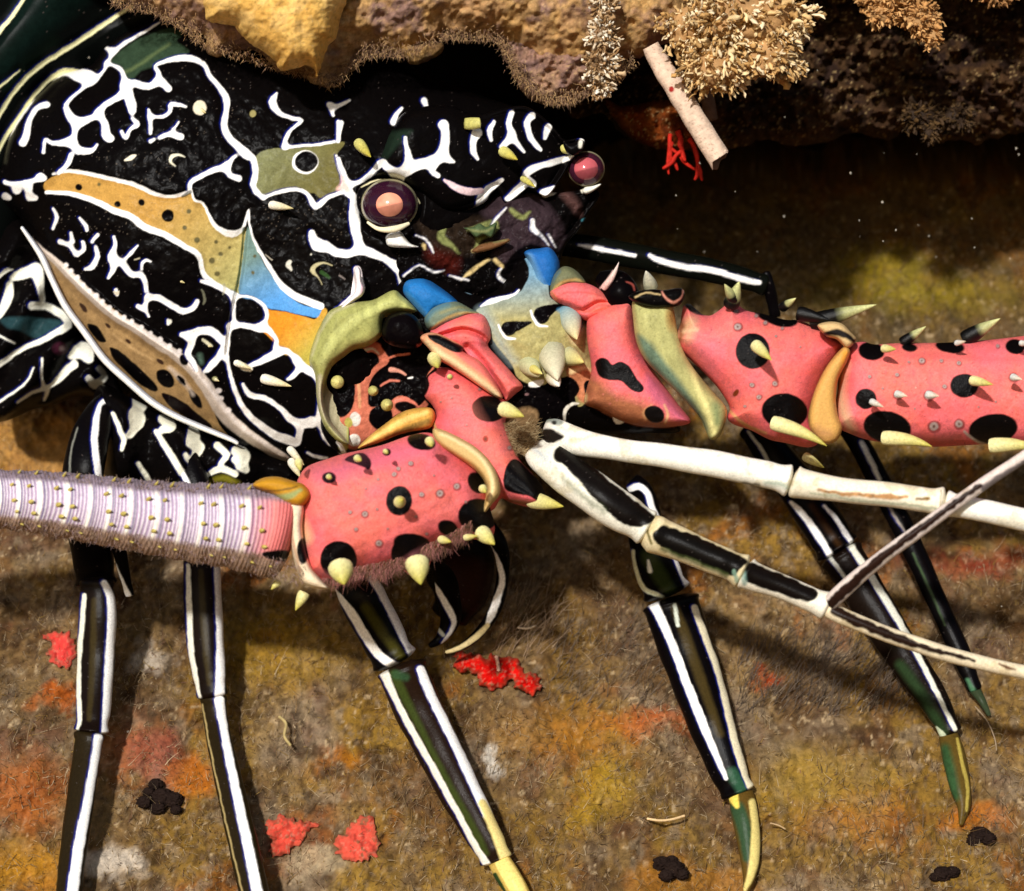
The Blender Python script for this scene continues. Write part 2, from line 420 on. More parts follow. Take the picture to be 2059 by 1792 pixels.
def turf():
    n = 90000
    x = rng.uniform(-11.5, 12, n); z = rng.uniform(-10.4, 5.5, n)
    dens = fbm(x/1.1, z/1.1, 3, 61); keep = dens > rng.uniform(.2, .6, n); x, z = x[keep], z[keep]; n = len(x)
    d = gd_fine(x, z); pts = np.stack([x, -d, z], 1)
    nrm = np.array([0, -.8, .6])
    dirs = nrm+rng.normal(0, .65, (n, 3)); L = rng.gamma(2.2, .06, n); W = rng.uniform(.004, .009, n)
    pal = lin(np.array([(158, 132, 96), (172, 150, 120), (120, 94, 60), (148, 114, 66), (160, 130, 66), (128, 94, 76), (200, 178, 144), (84, 64, 44)]))
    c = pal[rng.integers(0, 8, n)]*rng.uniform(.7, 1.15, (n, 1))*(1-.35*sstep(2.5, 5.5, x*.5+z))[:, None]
    px, py = inv_px(x, d, z)
    # longer hairs in two beds
    m = []
    def bed(x0, y0, x1, y1, nn, ln, lean, cc):
        ppx = rng.uniform(x0, x1, nn); ppy = rng.uniform(y0, y1, nn)
        g = np.array([gdepth(a, b) for a, b in zip(ppx, ppy)]); s = (CAMD-g)/CAMD
        X = (ppx-1029.5)/100*s; Z = (896-ppy)/100*s; D = gd_fine(X, Z)
        return np.stack([X, -D, Z], 1), np.array(lean)+rng.normal(0, .22, (nn, 3)), rng.uniform(ln*.5, ln, nn), rng.uniform(.006, .011, nn), lin(cc)*rng.uniform(.6, 1.2, (nn, 1))
    beds = [bed(1480, 1290, 1830, 1440, 420, 1.0, (.35, -.7, .9), (112, 98, 86)), bed(985, 1190, 1120, 1330, 110, .9, (.45, -.6, 1), (165, 140, 115)),
            bed(1280, 380, 1990, 560, 260, 1.0, (.2, -.4, 1), (95, 75, 58)), bed(1100, 1250, 1330, 1430, 160, .7, (.4, -.6, .8), (120, 105, 90)),
            bed(700, 1350, 1400, 1790, 300, .45, (.2, -.7, .5), (140, 120, 95)), bed(1650, 1500, 2059, 1790, 260, .5, (-.1, -.7, .6), (130, 112, 90)), bed(560, 1000, 1300, 1260, 200, .5, (.2, -.7, .6), (110, 90, 70))]
    pts = np.concatenate([pts]+[b[0] for b in beds]); dirs = np.concatenate([dirs]+[b[1] for b in beds])
    L = np.concatenate([L]+[b[2] for b in beds]); W = np.concatenate([W]+[b[3] for b in beds]); c = np.concatenate([c]+[b[4] for b in beds])
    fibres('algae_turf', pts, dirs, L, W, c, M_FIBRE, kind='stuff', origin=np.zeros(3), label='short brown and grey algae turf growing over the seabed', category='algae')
turf()

def cave_wall():
    xs = np.linspace(-60, 60, 260); zs = np.linspace(-2, 40, 120)
    X, Z = np.meshgrid(xs, zs)
    Y = 8.2+1.6*(fbm(X/3, Z/3, 4, 51)-.5)
    V = np.stack([X.ravel(), Y.ravel(), Z.ravel()], 1)
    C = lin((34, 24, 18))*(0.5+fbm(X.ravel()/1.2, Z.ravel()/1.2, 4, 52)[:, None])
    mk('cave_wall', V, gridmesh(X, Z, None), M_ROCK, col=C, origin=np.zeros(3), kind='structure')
cave_wall()

def rough(poly, amp=6, sc=25, step=6, seed=1):
    P = catmull(poly, 12, True); n = len(P)
    L = np.r_[0, np.cumsum(np.hypot(*(np.roll(P, -1, 0)-P).T))]; k = int(L[-1]/step)
    s = np.linspace(0, L[-1], k, endpoint=False); Pc = np.vstack([P, P[:1]])
    P = np.stack([np.interp(s, L, Pc[:, 0]), np.interp(s, L, Pc[:, 1])], 1)
    T = np.roll(P, -1, 0)-np.roll(P, 1, 0); T /= np.linalg.norm(T, axis=1)[:, None]+1e-9
    N = np.stack([T[:, 1], -T[:, 0]], 1)
    return P+N*((fbm(s/sc, s*0+seed, 4, seed)-.5)*2*amp)[:, None]
def rockcol(c1, c2, c3, sc=40, seed=3, dark=.0):
    def f(P, d):
        a = sstep(.4, .6, fbm(P[:, 0]/sc, P[:, 1]/sc, 4, seed))[:, None]; b = sstep(.45, .65, fbm(P[:, 0]/sc*1.7, P[:, 1]/sc*1.7, 4, seed+9))[:, None]
        e = sstep(.6, .75, fbm(P[:, 0]/5, P[:, 1]/5, 2, seed+19))[:, None]
        C = lin(c1)*(1-a)+lin(c2)*a; C = C*(1-b*.7)+lin(c3)*b*.7
        C = C*(1-e*.25)
        g = sstep(.72, .8, fbm(P[:, 0]/4, P[:, 1]/4, 2, seed+29))[:, None]
        return C*(1-g*.5)+lin((190, 160, 110))*g*.5
    return f
def ledge():
    parts = []
    front = np.vstack([cr('D', [(-300, -260), (215, -60)]), cr('A', [(560, -40), (700, 15), (820, 50), (900, 95), (1050, 165), (1150, 200), (1160, 280), (1230, 330), (1330, 290), (1440, 290), (1560, 385), (1700, 420), (1780, 490), (1860, 505), (1900, 450), (2000, 400)]),
                       cr('B', [(180, 370), (190, 330), (300, 305), (440, 300), (640, 230), (660, 190), (740, 225), (820, 210), (900, 225), (1010, 235), (1150, 330), (1350, 380), (1600, 330), (1750, 330), (1900, 250), (2059, 150)]),
                       cr('D', [(1500, -60), (2400, -120), (2400, -700), (-300, -700)])])
    parts.append(pillow(rough(front, 6, 14, 5, 2), 1.6, 1.5, 170, g=3.2, colf=rockcol((168, 130, 88), (136, 106, 94), (186, 146, 88), 70, 3), back=11, relief=.3, veinrel=0,
                        extra=lambda P, d: .5*(fbm(P[:, 0]/70, P[:, 1]/70, 4, 8)-.5)))
    knob = np.vstack([cr('B', [(860, 100), (960, 260), (1030, 380), (1070, 470), (1120, 540), (1200, 590), (1290, 600), (1400, 575), (1480, 540), (1600, 470), (1680, 400), (1640, 200), (1500, 80)])])
    parts.append(pillow(rough(knob, 3, 14, 5, 4), 1.2, 1.1, 90, g=3, colf=rockcol((146, 112, 94), (124, 96, 88), (160, 126, 98), 45, 7), back=5, relief=.6, veinrel=0))
    flap = cr('B', [(420, 260), (640, 240), (635, 310), (560, 350), (500, 370), (450, 350)])
    parts.append(pillow(rough(flap, 3, 10, 4, 5), 1.9, .5, 30, g=3, colf=rockcol((140, 108, 66), (120, 92, 66), (150, 118, 70), 20, 12), back=2, relief=.5, veinrel=0))
    V, F, C = join(parts)
    mk('rock_ledge', V, F, M_ROCK, col=C, kind='structure')
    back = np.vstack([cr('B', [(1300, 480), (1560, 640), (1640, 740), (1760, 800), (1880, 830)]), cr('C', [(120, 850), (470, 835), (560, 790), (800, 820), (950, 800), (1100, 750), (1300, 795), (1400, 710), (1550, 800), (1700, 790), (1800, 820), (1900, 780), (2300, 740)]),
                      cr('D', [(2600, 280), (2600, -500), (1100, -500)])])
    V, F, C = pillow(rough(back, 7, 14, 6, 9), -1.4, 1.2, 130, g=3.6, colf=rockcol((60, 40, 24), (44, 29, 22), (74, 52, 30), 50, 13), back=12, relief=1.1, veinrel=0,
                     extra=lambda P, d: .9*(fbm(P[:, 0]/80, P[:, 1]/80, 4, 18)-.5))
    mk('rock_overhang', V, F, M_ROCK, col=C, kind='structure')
ledge()
def ledge_fuzz():
    n = 4500; t = rng.uniform(0, 1, n)
    lo = catmull(cr('D', [(225, 6), (300, 25), (372, 62), (412, 90), (470, 110), (555, 138), (620, 152), (670, 172), (720, 125), (765, 108), (815, 112), (880, 80), (935, 78), (1000, 84), (1030, 135), (1060, 178), (1115, 208), (1160, 200), (1230, 165), (1270, 130)]), 8)
    i = rng.integers(0, len(lo)-1, n); f = rng.random(n)[:, None]; p = lo[i]*(1-f)+lo[i+1]*f
    p = p+np.stack([rng.normal(0, 6, n), -np.abs(rng.normal(0, 16, n))+4], 1); d = rng.uniform(1.9, 2.7, n)
    dr = np.stack([rng.normal(0, .5, n), -.6+rng.normal(0, .3, n), -.7+rng.normal(0, .4, n)], 1)
    c = lin(np.array([(170, 134, 94), (146, 116, 92), (190, 156, 110), (120, 92, 74)]))[rng.integers(0, 4, n)]
    fibres('ledge_turf', world_pt(p[:, 0], p[:, 1], d), dr, rng.uniform(.04, .13, n), np.full(n, .008), c, M_FIBRE, kind='stuff', origin=np.zeros(3), label='short brown fuzz along the lower edge of the rock ledge', category='algae')
ledge_fuzz()

# ------------------------------------------------------------------ growths on the reef
def blob(name, poly, depth, H, R, colf, mat, label, cat, group=None, relief=.3, back=.8, ro=(4, 12), g=2.4, seed=3):
    V, F, C = pillow(rough(poly, ro[0], ro[1], 4, seed), depth, H, R, g=g, colf=colf, back=back, relief=relief, veinrel=0)
    pr = dict(label=label, category=cat)
    if group: pr['group'] = group
    return mk(name, V, F, mat, col=C, **pr)
blob('tan_sponge', cr('A', [(1165, -250), (1160, 60), (1190, 125), (1320, 150), (1385, 225), (1460, 275), (1540, 330), (1590, 400), (1660, 395), (1740, 370), (1775, 395), (1790, 440), (1830, 350), (1850, 280), (1915, 150), (1945, -250)]), 3.0, 1.3, 90,
     rockcol((222, 178, 98), (212, 164, 84), (230, 190, 118), 60, 23), M_SPONGE, 'smooth tan sponge lobe hanging from the ledge above the lobster', 'sponge', relief=.14, back=3.2, ro=(4, 10))
blob('orange_sponge', cr('B', [(1560, 560), (1700, 600), (1900, 560), (2100, 640), (2150, 800), (2000, 850), (1850, 835), (1740, 790), (1640, 700)]), -.3, .7, 60,
     rockcol((112, 52, 16), (84, 36, 13), (100, 56, 22), 30, 33), M_SPONGE, 'dull orange sponge crust under the ledge behind the tube worm', 'sponge', relief=.5, back=3)

def ribbon_disc_cloud(cx, cy, rx, ry, dep, rd, n, size, cols, seed, shape=None):
    """many small leaf-like flaps through a volume"""
    r = np.random.default_rng(seed); Vs, Fs, Cs = [], [], []; k = 0
    u = r.normal(0, 1, (n, 3)); u /= np.linalg.norm(u, axis=1)[:, None]; rad = r.uniform(.25, 1, n)**.5
    lump = 1+.25*np.sin(u[:, 0]*5+seed)+.2*np.sin(u[:, 2]*7+seed*2)
    for i in range(n):
        q = u[i]*rad[i]*lump[i]
        px, py, d = cx+q[0]*rx, cy-q[2]*ry, dep-q[1]*rd
        c = W1(px, py, d)
        ax = u[i]*.9+r.normal(0, .5, 3)+np.array([0, -.1, -.35]); ax /= np.linalg.norm(ax)
        sd_ = np.cross(ax, r.normal(0, 1, 3)); sd_ /= np.linalg.norm(sd_); nn = np.cross(ax, sd_)
        L = size*r.uniform(.45, 1.2); w = L*r.uniform(.16, .38)
        prof = [(0, .5), (.3, .95), (.55, .75), (.75, 1.0), (1.0, .1)]
        ring = []
        for t, ww in prof:
            m = c+ax*L*t+nn*L*.12*math.sin(t*4+i)
            for a, b in ((-1, 0), (0, .4), (1, 0), (0, -.4)): ring.append(m+sd_*w*ww*a*(1+.3*r.normal())+nn*w*ww*b)
        if r.random() < .55:     # notched tips
            for e in (-1, 1):
                pass
        Vs += ring
        for a in range(4):
            for b in range(4): Fs.append((k+a*4+b, k+a*4+(b+1) % 4, k+a*4+4+(b+1) % 4, k+a*4+4+b))
        cc = lin(cols[r.integers(len(cols))])*r.uniform(.8, 1.1); Cs += [cc]*20; k += 20
    return np.array(Vs), np.array(Fs), np.array(Cs)
def core(cx, cy, rx, ry, dep, rd, c, seed):
    nu, nv = 60, 40
    u, v = np.meshgrid(np.linspace(0, 2*np.pi, nu, endpoint=False), np.linspace(.02, np.pi-.02, nv))
    r = 1+(.35*(fbm(u*2+seed, v*3, 3, seed)-.5)+(.7*(fbm(u*5+seed, v*7, 3, seed)-.5) if max(c) < 40 else 0))*np.sin(v)
    V = world_pt((cx+rx*r*np.sin(v)*np.cos(u)).ravel(), (cy-ry*r*np.cos(v)).ravel(), (dep+rd*r*np.sin(v)*np.sin(u)).ravel())
    i = np.arange(nv-1)[:, None]*nu; j = np.arange(nu)[None]; j2 = (j+1) % nu
    F = np.stack([i+j, i+j2, i+nu+j2, i+nu+j], -1).reshape(-1, 4)
    C = lin(c)*(.7+.6*fbm(V[:, 0]*6, V[:, 2]*6, 3, seed)[:, None]); return V, F, C
CREAM = [(214, 178, 122), (228, 200, 150), (196, 152, 92), (178, 138, 84), (238, 216, 176)]
def tuft(blobs, cols, label, seed, name='coral_tuft', cat='soft coral', c0=(170, 130, 84), group='pale tufts hanging from the ledge'):
    parts = []
    for i, (cx, cy, rx, ry, dep, n, sz) in enumerate(blobs):
        parts.append(core(cx, cy, rx*.78, ry*.78, dep, min(rx, ry)/100*.7, c0, seed+i))
        parts.append(ribbon_disc_cloud(cx, cy, rx*.93, ry*.93, dep, min(rx, ry)/100*.9, int(n*2.6), sz*.62, cols, seed+i))
    V, F, C = join(parts)
    mk(name, V, F, M_TUFT, col=C, label=label, category=cat, group=group)
tuft([(1218, 15, 22, 60, 3.3, 150, .22), (1212, 75, 30, 40, 3.4, 170, .24), (1205, 130, 34, 38, 3.4, 190, .24), (1210, 172, 20, 22, 3.4, 90, .2)],
     [(200, 170, 130), (225, 205, 175), (170, 135, 95), (240, 228, 205), (150, 115, 75)], 'narrow whitish tuft hanging down the middle of the ledge, left of the tube worm', 101, c0=(110, 84, 56))
tuft([(1490, 40, 125, 85, 3.2, 620, .36), (1440, 130, 75, 62, 3.3, 330, .32), (1545, 110, 70, 58, 3.3, 260, .32), (1390, 60, 55, 60, 3.2, 170, .3), (1590, 60, 35, 70, 3.1, 120, .28), (1600, 135, 18, 22, 3.2, 30, .26)],
     CREAM, 'largest ragged cream tuft hanging from the ledge, right of the tube worm', 211)
tuft([(1800, -5, 72, 34, 2.2, 240, .3), (1850, 38, 44, 36, 2.2, 170, .26), (1770, 30, 30, 26, 2.2, 80, .24), (1875, 75, 16, 22, 2.2, 40, .2)],
     [(190, 140, 84), (206, 160, 104), (168, 122, 72)], 'blurred tan tuft at the top right, beyond the largest cream tuft', 321)
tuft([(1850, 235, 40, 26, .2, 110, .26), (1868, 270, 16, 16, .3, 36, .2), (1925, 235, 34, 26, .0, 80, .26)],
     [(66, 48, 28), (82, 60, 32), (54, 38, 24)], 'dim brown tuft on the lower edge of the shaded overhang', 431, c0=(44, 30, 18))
tuft([(2000, -12, 60, 18, 1.6, 90, .22)], [(176, 128, 80), (150, 108, 66)], 'sliver of tan tuft in the top right corner', 441, c0=(90, 64, 40))

def tube_worm():
    path = [(1308, 92, 2.6, 34), (1326, 125, 2.7, 42), (1355, 172, 2.85, 44), (1400, 245, 3.0, 46), (1447, 320, 3.15, 47)]
    def rf(s, ph, L): return 1+.012*np.sin(s*.9)+.02*np.sin(s*.11+ph)+.015*np.sin(3*ph+s*.1)
    def cf(PX, s, ph, L):
        a = fbm(s/6, ph*2, 3, 71)[:, None]; b = sstep(.7, .8, fbm(s/3, ph*6, 2, 72))[:, None]
        C = lin((214, 186, 162))*(.8+.35*a); C = C*(1-b*.6)+lin((150, 110, 90))*b*.6
        return C
    V, F, C = tube(path, cf, nr=64, radf=rf, cap=False, layers=[EL('C', (150, 30, 25), 65, 505, 15, 17)])
    # oblique broken mouth and an inner wall
    nr = 64; ring = V[-nr:]; ax = V[-nr:].mean(0)-V[-nr*4:-nr*3].mean(0); ax /= np.linalg.norm(ax)
    ph = np.linspace(0, 2*np.pi, nr, endpoint=False)
    cut = (.12*np.cos(ph+.6)+.03*np.sin(5*ph))[:, None]*ax; V[-nr:] = ring+cut
    c = V[-nr:].mean(0); inner = c+(V[-nr:]-c)*.8; deep = inner-ax*.7; endc = c+(deep-c)*1.0
    n = len(V); j = np.arange(nr); j2 = (j+1) % nr
    F2 = np.stack([n-nr+j, n-nr+j2, n+j2, n+j], 1); F3 = np.stack([n+j, n+j2, n+nr+j2, n+nr+j], 1)
    root = empty('tube_worm', W1(1320, 110, 2.7), label='thick cream chalky worm tube slanting down from the ledge', category='worm tube')
    mk('tube_shell', V, F, M_TUFT, root, col=C)
    Vi = np.concatenate([V[-nr:], inner, deep]); Fi = np.concatenate([np.stack([j, j2, nr+j2, nr+j], 1), np.stack([nr+j, nr+j2, 2*nr+j2, 2*nr+j], 1)])
    mk('tube_mouth', Vi, Fi, M_TUFT, root, col=np.tile(lin((120, 90, 70)), (len(Vi), 1)))
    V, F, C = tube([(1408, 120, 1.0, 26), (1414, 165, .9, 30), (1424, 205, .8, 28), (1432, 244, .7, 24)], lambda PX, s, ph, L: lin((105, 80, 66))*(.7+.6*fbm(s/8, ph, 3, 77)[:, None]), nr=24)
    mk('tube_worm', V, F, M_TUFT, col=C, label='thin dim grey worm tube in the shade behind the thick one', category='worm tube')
tube_worm()
def red_coral():
    parts = []; r = np.random.default_rng(5)
    def br(x, y, d, dx, dy, w, n, dep):
        pts = [(x, y, d, w)]
        for i in range(n):
            x += dx+r.normal(0, 3); y += dy+r.normal(0, 3); pts.append((x, y, d, w*(1-.12*i)*(1.15 if i % 2 else .85)))
            if dep and i in (1, 2): br(x, y, d, dx+r.normal(0, 8)+(6 if i == 1 else -7), dy*.9, w*.75, 3, dep-1)
        parts.append(tube(pts, lambda PX, s, ph, L: lin((185, 32, 16))*(.7+.6*fbm(s/3, ph, 2, 9)[:, None]), nr=14, step=2))
    br(1348, 268, .3, 1, 16, 10, 5, 1); br(1362, 262, .4, 5, 14, 12, 5, 1); br(1352, 285, .3, -3, 15, 8, 5, 0); br(1385, 278, .3, 3, 16, 10, 5, 1)
    V, F, C = join(parts)
    mk('red_coral', V, F, M_TUFT, col=C, label='small branching red coral hanging beneath the orange sponge', category='coral')
red_coral()

def crust(name, poly, col, label, cat, group=None, thick=.05, seed=3, mat=None, amp=15, ns=.5):
    """encrusting growth lying on the seabed"""
    R = rough(poly, amp, 9, 4, seed); P, Q, d = grid_in(R, 2.2)
    g = np.zeros(len(P))
    for _ in range(14):
        s = (CAMD-g)/CAMD; X = (P[:, 0]-1029.5)/100*s; Z = (896-P[:, 1])/100*s; g = .5*g+.5*gd_world(X, Z)
    g = gd_world(X, Z)+.30*(fbm(X/.3, Z/.3, 4, 23)-.5)+.05
    front = g+thick*np.sqrt(np.clip(d/9, 0, 1))+.10*(fbm(P[:, 0]/9, P[:, 1]/9, 4, seed)-.5)+.06
    s1 = world_pt(P[:, 0], P[:, 1], front); s2 = world_pt(P[:, 0], P[:, 1], g-.35)
    a = fbm(P[:, 0]/10, P[:, 1]/10, 4, seed+1)[:, None]; b = sstep(.6, .72, fbm(P[:, 0]/5, P[:, 1]/5, 3, seed+5))[:, None]
    C = lin(col)*(1-ns+2*ns*a); C = C*(1-b*.5)+lin((190, 150, 125))*b*.3+lin(col)*.3*b*.5; c_ = sstep(.62, .74, fbm(P[:, 0]/8, P[:, 1]/8, 4, seed+8))[:, None]*.8+sstep(12, 0, d)[:, None]*.4; c_ = np.minimum(c_, .9); C = C*(1-c_)+lin((120, 84, 58))*c_
    E = np.concatenate([Q[:, [0, 1]], Q[:, [1, 2]], Q[:, [2, 3]], Q[:, [3, 0]]]); key = np.minimum(E[:, 0], E[:, 1])*10**7+np.maximum(E[:, 0], E[:, 1])
    u, idx, cnt = np.unique(key, return_index=True, return_counts=True); B = E[idx[cnt == 1]]; n = len(P)
    F = np.concatenate([Q[:, ::-1], Q+n, np.stack([B[:, 0], B[:, 1], B[:, 1]+n, B[:, 0]+n], 1)])
    pr = dict(label=label, category=cat)
    if group: pr['group'] = group
    mk(name, np.concatenate([s1, s2]), F, mat or M_SPONGE, col=np.concatenate([C, C]), **pr)
crust('encrusting_sponge', cr('D', [(912, 1322), (945, 1312), (985, 1322), (1005, 1318), (1040, 1330), (1060, 1352), (1088, 1372), (1082, 1392), (1050, 1388), (1030, 1372), (985, 1388), (960, 1360), (925, 1345)]), (190, 14, 8), 'bright red sponge patch on the seabed below the curled leg tip', 'sponge', thick=.16, seed=31)
PK = 'pink crusts on the seabed'
crust('encrusting_sponge', cr('D', [(530, 1652), (560, 1640), (590, 1650), (628, 1648), (632, 1668), (612, 1690), (585, 1712), (560, 1728), (540, 1715), (545, 1690)]), (205, 72, 56), 'coral pink crust on the seabed just right of the second leg', 'sponge', PK, seed=41)
crust('encrusting_sponge', cr('D', [(682, 1680), (712, 1660), (722, 1636), (742, 1640), (760, 1675), (758, 1715), (735, 1732), (705, 1728), (672, 1715)]), (205, 76, 60), 'coral pink crust on the seabed close beside the third leg', 'sponge', PK, seed=51)
crust('encrusting_sponge', cr('D', [(85, 1275), (120, 1270), (145, 1285), (150, 1335), (120, 1340), (95, 1320), (100, 1300)]), (205, 60, 55), 'red pink crust on the seabed at the left of the first leg', 'sponge', PK, seed=61)
def pebble_clump(cx, cy, items, label, seed):
    parts = []; r = np.random.default_rng(seed)
    for dx, dy, q in items:
        g = gdepth(cx+dx, cy+dy)+.12; parts.append(core(cx+dx*.9, cy+dy*.9, q*.95, q*.8, g+.02, q/100*.8, (34, 24, 20), seed+int(q)))
    V, F, C = join(parts); mk('tunicate_cluster', V, F, M_SPONGE, col=C, label=label, category='tunicate', group='dark tunicate clusters on the seabed')
pebble_clump(318, 1600, [(-30, 15, 16), (-5, -25, 15), (10, 5, 24), (35, 10, 20), (0, 28, 17), (40, 32, 12), (-22, -8, 12)], 'dark lumpy cluster on the seabed between the first two legs', 81)
pebble_clump(1970, 1680, [(0, 0, 22), (20, 8, 16), (-12, 12, 15)], 'small black cluster on the seabed at the right edge', 82)
pebble_clump(1345, 1745, [(-15, -8, 20), (12, 4, 22), (30, 14, 15), (-5, 18, 16), (6, -16, 13)], 'black cluster at the bottom beside the tip of the fourth leg', 83)
pebble_clump(1895, 1758, [(0, 0, 20), (22, -4, 16), (-16, 6, 12)], 'black cluster at the bottom right on the seabed', 84)
def wormlet(pts, w, col, label):
    P = [(x, y, gdepth(x, y)+.35, w) for x, y in pts]
    V, F, C = tube(P, lambda PX, s, ph, L: lin(col)*(.8+.4*fbm(s/4, ph, 2, 5)[:, None]), nr=12, step=1.5)
    mk('worm', V, F, M_TUFT, col=C, label=label, category='worm', group='tiny pale worms on the seabed')
wormlet([(1300, 1646), (1325, 1650), (1350, 1648), (1378, 1640)], 5, (225, 190, 140), 'tiny pale worm on the seabed left of the fourth leg tip')
wormlet([(1040, 1262), (1060, 1264), (1078, 1258)], 4, (215, 190, 160), 'short pale worm above the red sponge patch')
wormlet([(1548, 1655), (1566, 1660), (1580, 1668)], 3, (190, 160, 120), 'thin tan worm on the seabed right of the fourth leg tip')
wormlet([(998, 1318), (1001, 1335), (1003, 1350)], 7, (240, 190, 165), 'pale pink stub standing on the red sponge patch')
wormlet([(1960, 1420), (1985, 1450), (2000, 1485), (2004, 1510)], 2.5, (150, 130, 105), 'hair thin curved worm near the right edge')
wormlet([(560, 1440), (575, 1455), (572, 1480), (585, 1500)], 6, (170, 150, 100), 'knotted olive worm between the second and third legs')
def snow():
    parts = []; r = np.random.default_rng(77)
    for i in range(34):
        px = r.uniform(1180, 2059) if i % 3 else r.uniform(0, 2059); py = r.uniform(290, 560) if i % 3 else r.uniform(60, 1700)
        q = r.uniform(.5, 1.3); parts.append(core(px, py, q, q*r.uniform(.8, 1.6), r.uniform(4.6, 7.5), q/100, (235, 225, 205), i)) if True else None
    parts = [(V[:], F, C) for V, F, C in parts]
    V, F, C = join(parts); mk('suspended_particles', V, F, M_TUFT, col=C, kind='stuff', origin=np.zeros(3), label='pale specks of silt drifting in the water', category='silt')
snow()
# ------------------------------------------------------------------ the painted spiny lobster
WH = (246, 243, 238); BK = (7, 5, 6)
LOB = empty('spiny_lobster', W1(600, 600, 1.0), label='black, white and pink painted spiny lobster crouching under the rock ledge', category='lobster')
body_parts = []
# --- abdomen rings, far left
ab = cr('D', [(-160, -120), (420, -60), (390, 50), (300, 110), (200, 180), (120, 270), (60, 390), (30, 520), (-60, 560), (-200, 500)])
body_parts.append(pillow(catmull(ab, 6, True), -.9, 1.9, 260, g=2.4, back=3, base=(7, 9, 8), layers=[
    PG('A', (12, 26, 22), [(150, -60), (520, -40), (380, 110), (200, 250), (90, 380), (20, 480), (-60, 300), (20, 200)], w=30, a=.7, mottle=.8),
    S('A', (9, 24, 14), [(300, 250, 60), (180, 360, 60), (60, 500, 50)], w=30, a=.5),
    NET('A', (236, 232, 180), [[(150, -30, 14), (70, 90, 22), (0, 175, 24), (-60, 260, 20)],
        [(800, 10, 6), (740, 40, 14), (600, 130, 24), (400, 262, 26), (200, 392, 26), (80, 520, 24), (15, 620, 22), (-30, 700, 18)],
        [(470, 430, 60), (370, 402, 34), (280, 450, 24), (200, 530, 22), (124, 640, 22), (60, 730, 20), (15, 800, 20), (-30, 900, 18)],
        [(265, 592, 30), (210, 612, 24), (168, 680, 24), (150, 760, 34), (130, 805, 40)],
        [(90, 872, 26), (60, 920, 42), (12, 1010, 26), (-20, 1080, 20)],
        [(110, 400, 6), (60, 442, 12), (0, 485, 14), (-30, 520, 10)]], fringe=3.2, vein=1)],
    extra=lambda P, d: .25*np.sin((P[:, 0]*.62+P[:, 1]*.5)/34)))
# --- soft side and leg bases under the shell, lower left
pl = np.vstack([cr('E', [(-120, -160), (200, -160), (380, 240), (600, 590), (700, 800), (640, 780), (560, 800), (420, 810), (220, 865), (-120, 880)])])
body_parts.append(pillow(catmull(pl, 6, True), -.6, 1.2, 90, g=2.2, back=2, layers=[
    PG('E', (34, 58, 62), [(0, 365), (120, 350), (250, 362), (355, 375), (330, 430), (230, 480), (120, 432), (40, 410)], w=6, mottle=.6),
    NET('E', (240, 238, 222), [[(205, 90, 80), (225, 160, 46), (240, 250, 30)], [(200, 80, 60), (120, 110, 60), (70, 130, 30)], [(55, 170, 40), (46, 240, 56), (10, 320, 44), (-40, 380, 30)],
        [(-20, 150, 8), (30, 90, 22), (70, 84, 6)], [(180, 290, 44), (260, 292, 40), (320, 320, 44), (365, 352, 36), (384, 400, 46), (300, 450, 34), (225, 492, 30), (120, 535, 26), (0, 618, 30), (-60, 650, 26)],
        [(240, 590, 12), (236, 680, 12), (248, 750, 18)], [(190, 640, 8), (150, 720, 12), (60, 790, 12), (-20, 840, 14)], [(-20, 450, 12), (80, 500, 8)],
        [(100, 835, 14), (180, 780, 18), (280, 745, 24), (335, 700, 34), (375, 655, 46), (420, 620, 46)], [(400, 575, 30), (470, 540, 100), (505, 590, 50)],
        [(500, 700, 34), (540, 735, 54), (590, 690, 34), (560, 640, 30)], [(270, 770, 20), (250, 820, 16)]], fringe=3, kk=7, vein=1),
    EL('E', (90, 40, 60), 340, 530, 34, 28, w=10, a=.8), EL('E', (150, 130, 130), 350, 530, 14, w=5)], relief=.06,
    extra=lambda P, d: .18*np.sin(P[:, 0]/17+P[:, 1]/26)))
st = cr('E', [(560, 740), (700, 790), (1000, 940), (1300, 1050), (1660, 1190), (1600, 1330), (1100, 1360), (800, 1340), (600, 1260), (560, 1100), (520, 900)])
body_parts.append(pillow(catmull(st, 6, True), .3, 1.3, 60, g=2.0, back=2, layers=[
    NET('E', (246, 243, 220), [[(785, 810, 60), (790, 850, 70)], [(750, 890, 30), (775, 930, 84), (760, 985, 40), (735, 1020, 26)], [(930, 930, 56), (960, 970, 56), (920, 990, 30)],
        [(1090, 990, 40), (1095, 1020, 60)], [(1080, 1060, 44), (1120, 1090, 60), (1105, 1135, 30)], [(1340, 1110, 50), (1370, 1140, 80), (1330, 1160, 30)], [(1370, 1190, 60), (1390, 1215, 30)],
        [(1230, 1080, 30), (1280, 1130, 26), (1250, 1180, 14)], [(640, 900, 12), (670, 970, 14), (700, 1050, 18), (690, 1100, 10)], [(880, 1000, 12), (940, 1090, 22), (1010, 1200, 26), (1075, 1320, 26)],
        [(780, 1180, 10), (830, 1260, 18), (860, 1320, 14)], [(1050, 1130, 16), (1090, 1200, 22), (1100, 1290, 12)], [(1180, 1240, 14), (1250, 1210, 26), (1330, 1240, 22)]], kk=8, fat=4, fringe=2.5, vein=1),
    S('E', (150, 140, 40), [(1180, 1290, 30), (1260, 1265, 40), (1340, 1300, 40), (1380, 1330, 20)], a=.6, w=8)], relief=.06,
    extra=lambda P, d: .22*np.cos(P[:, 0]/19)))

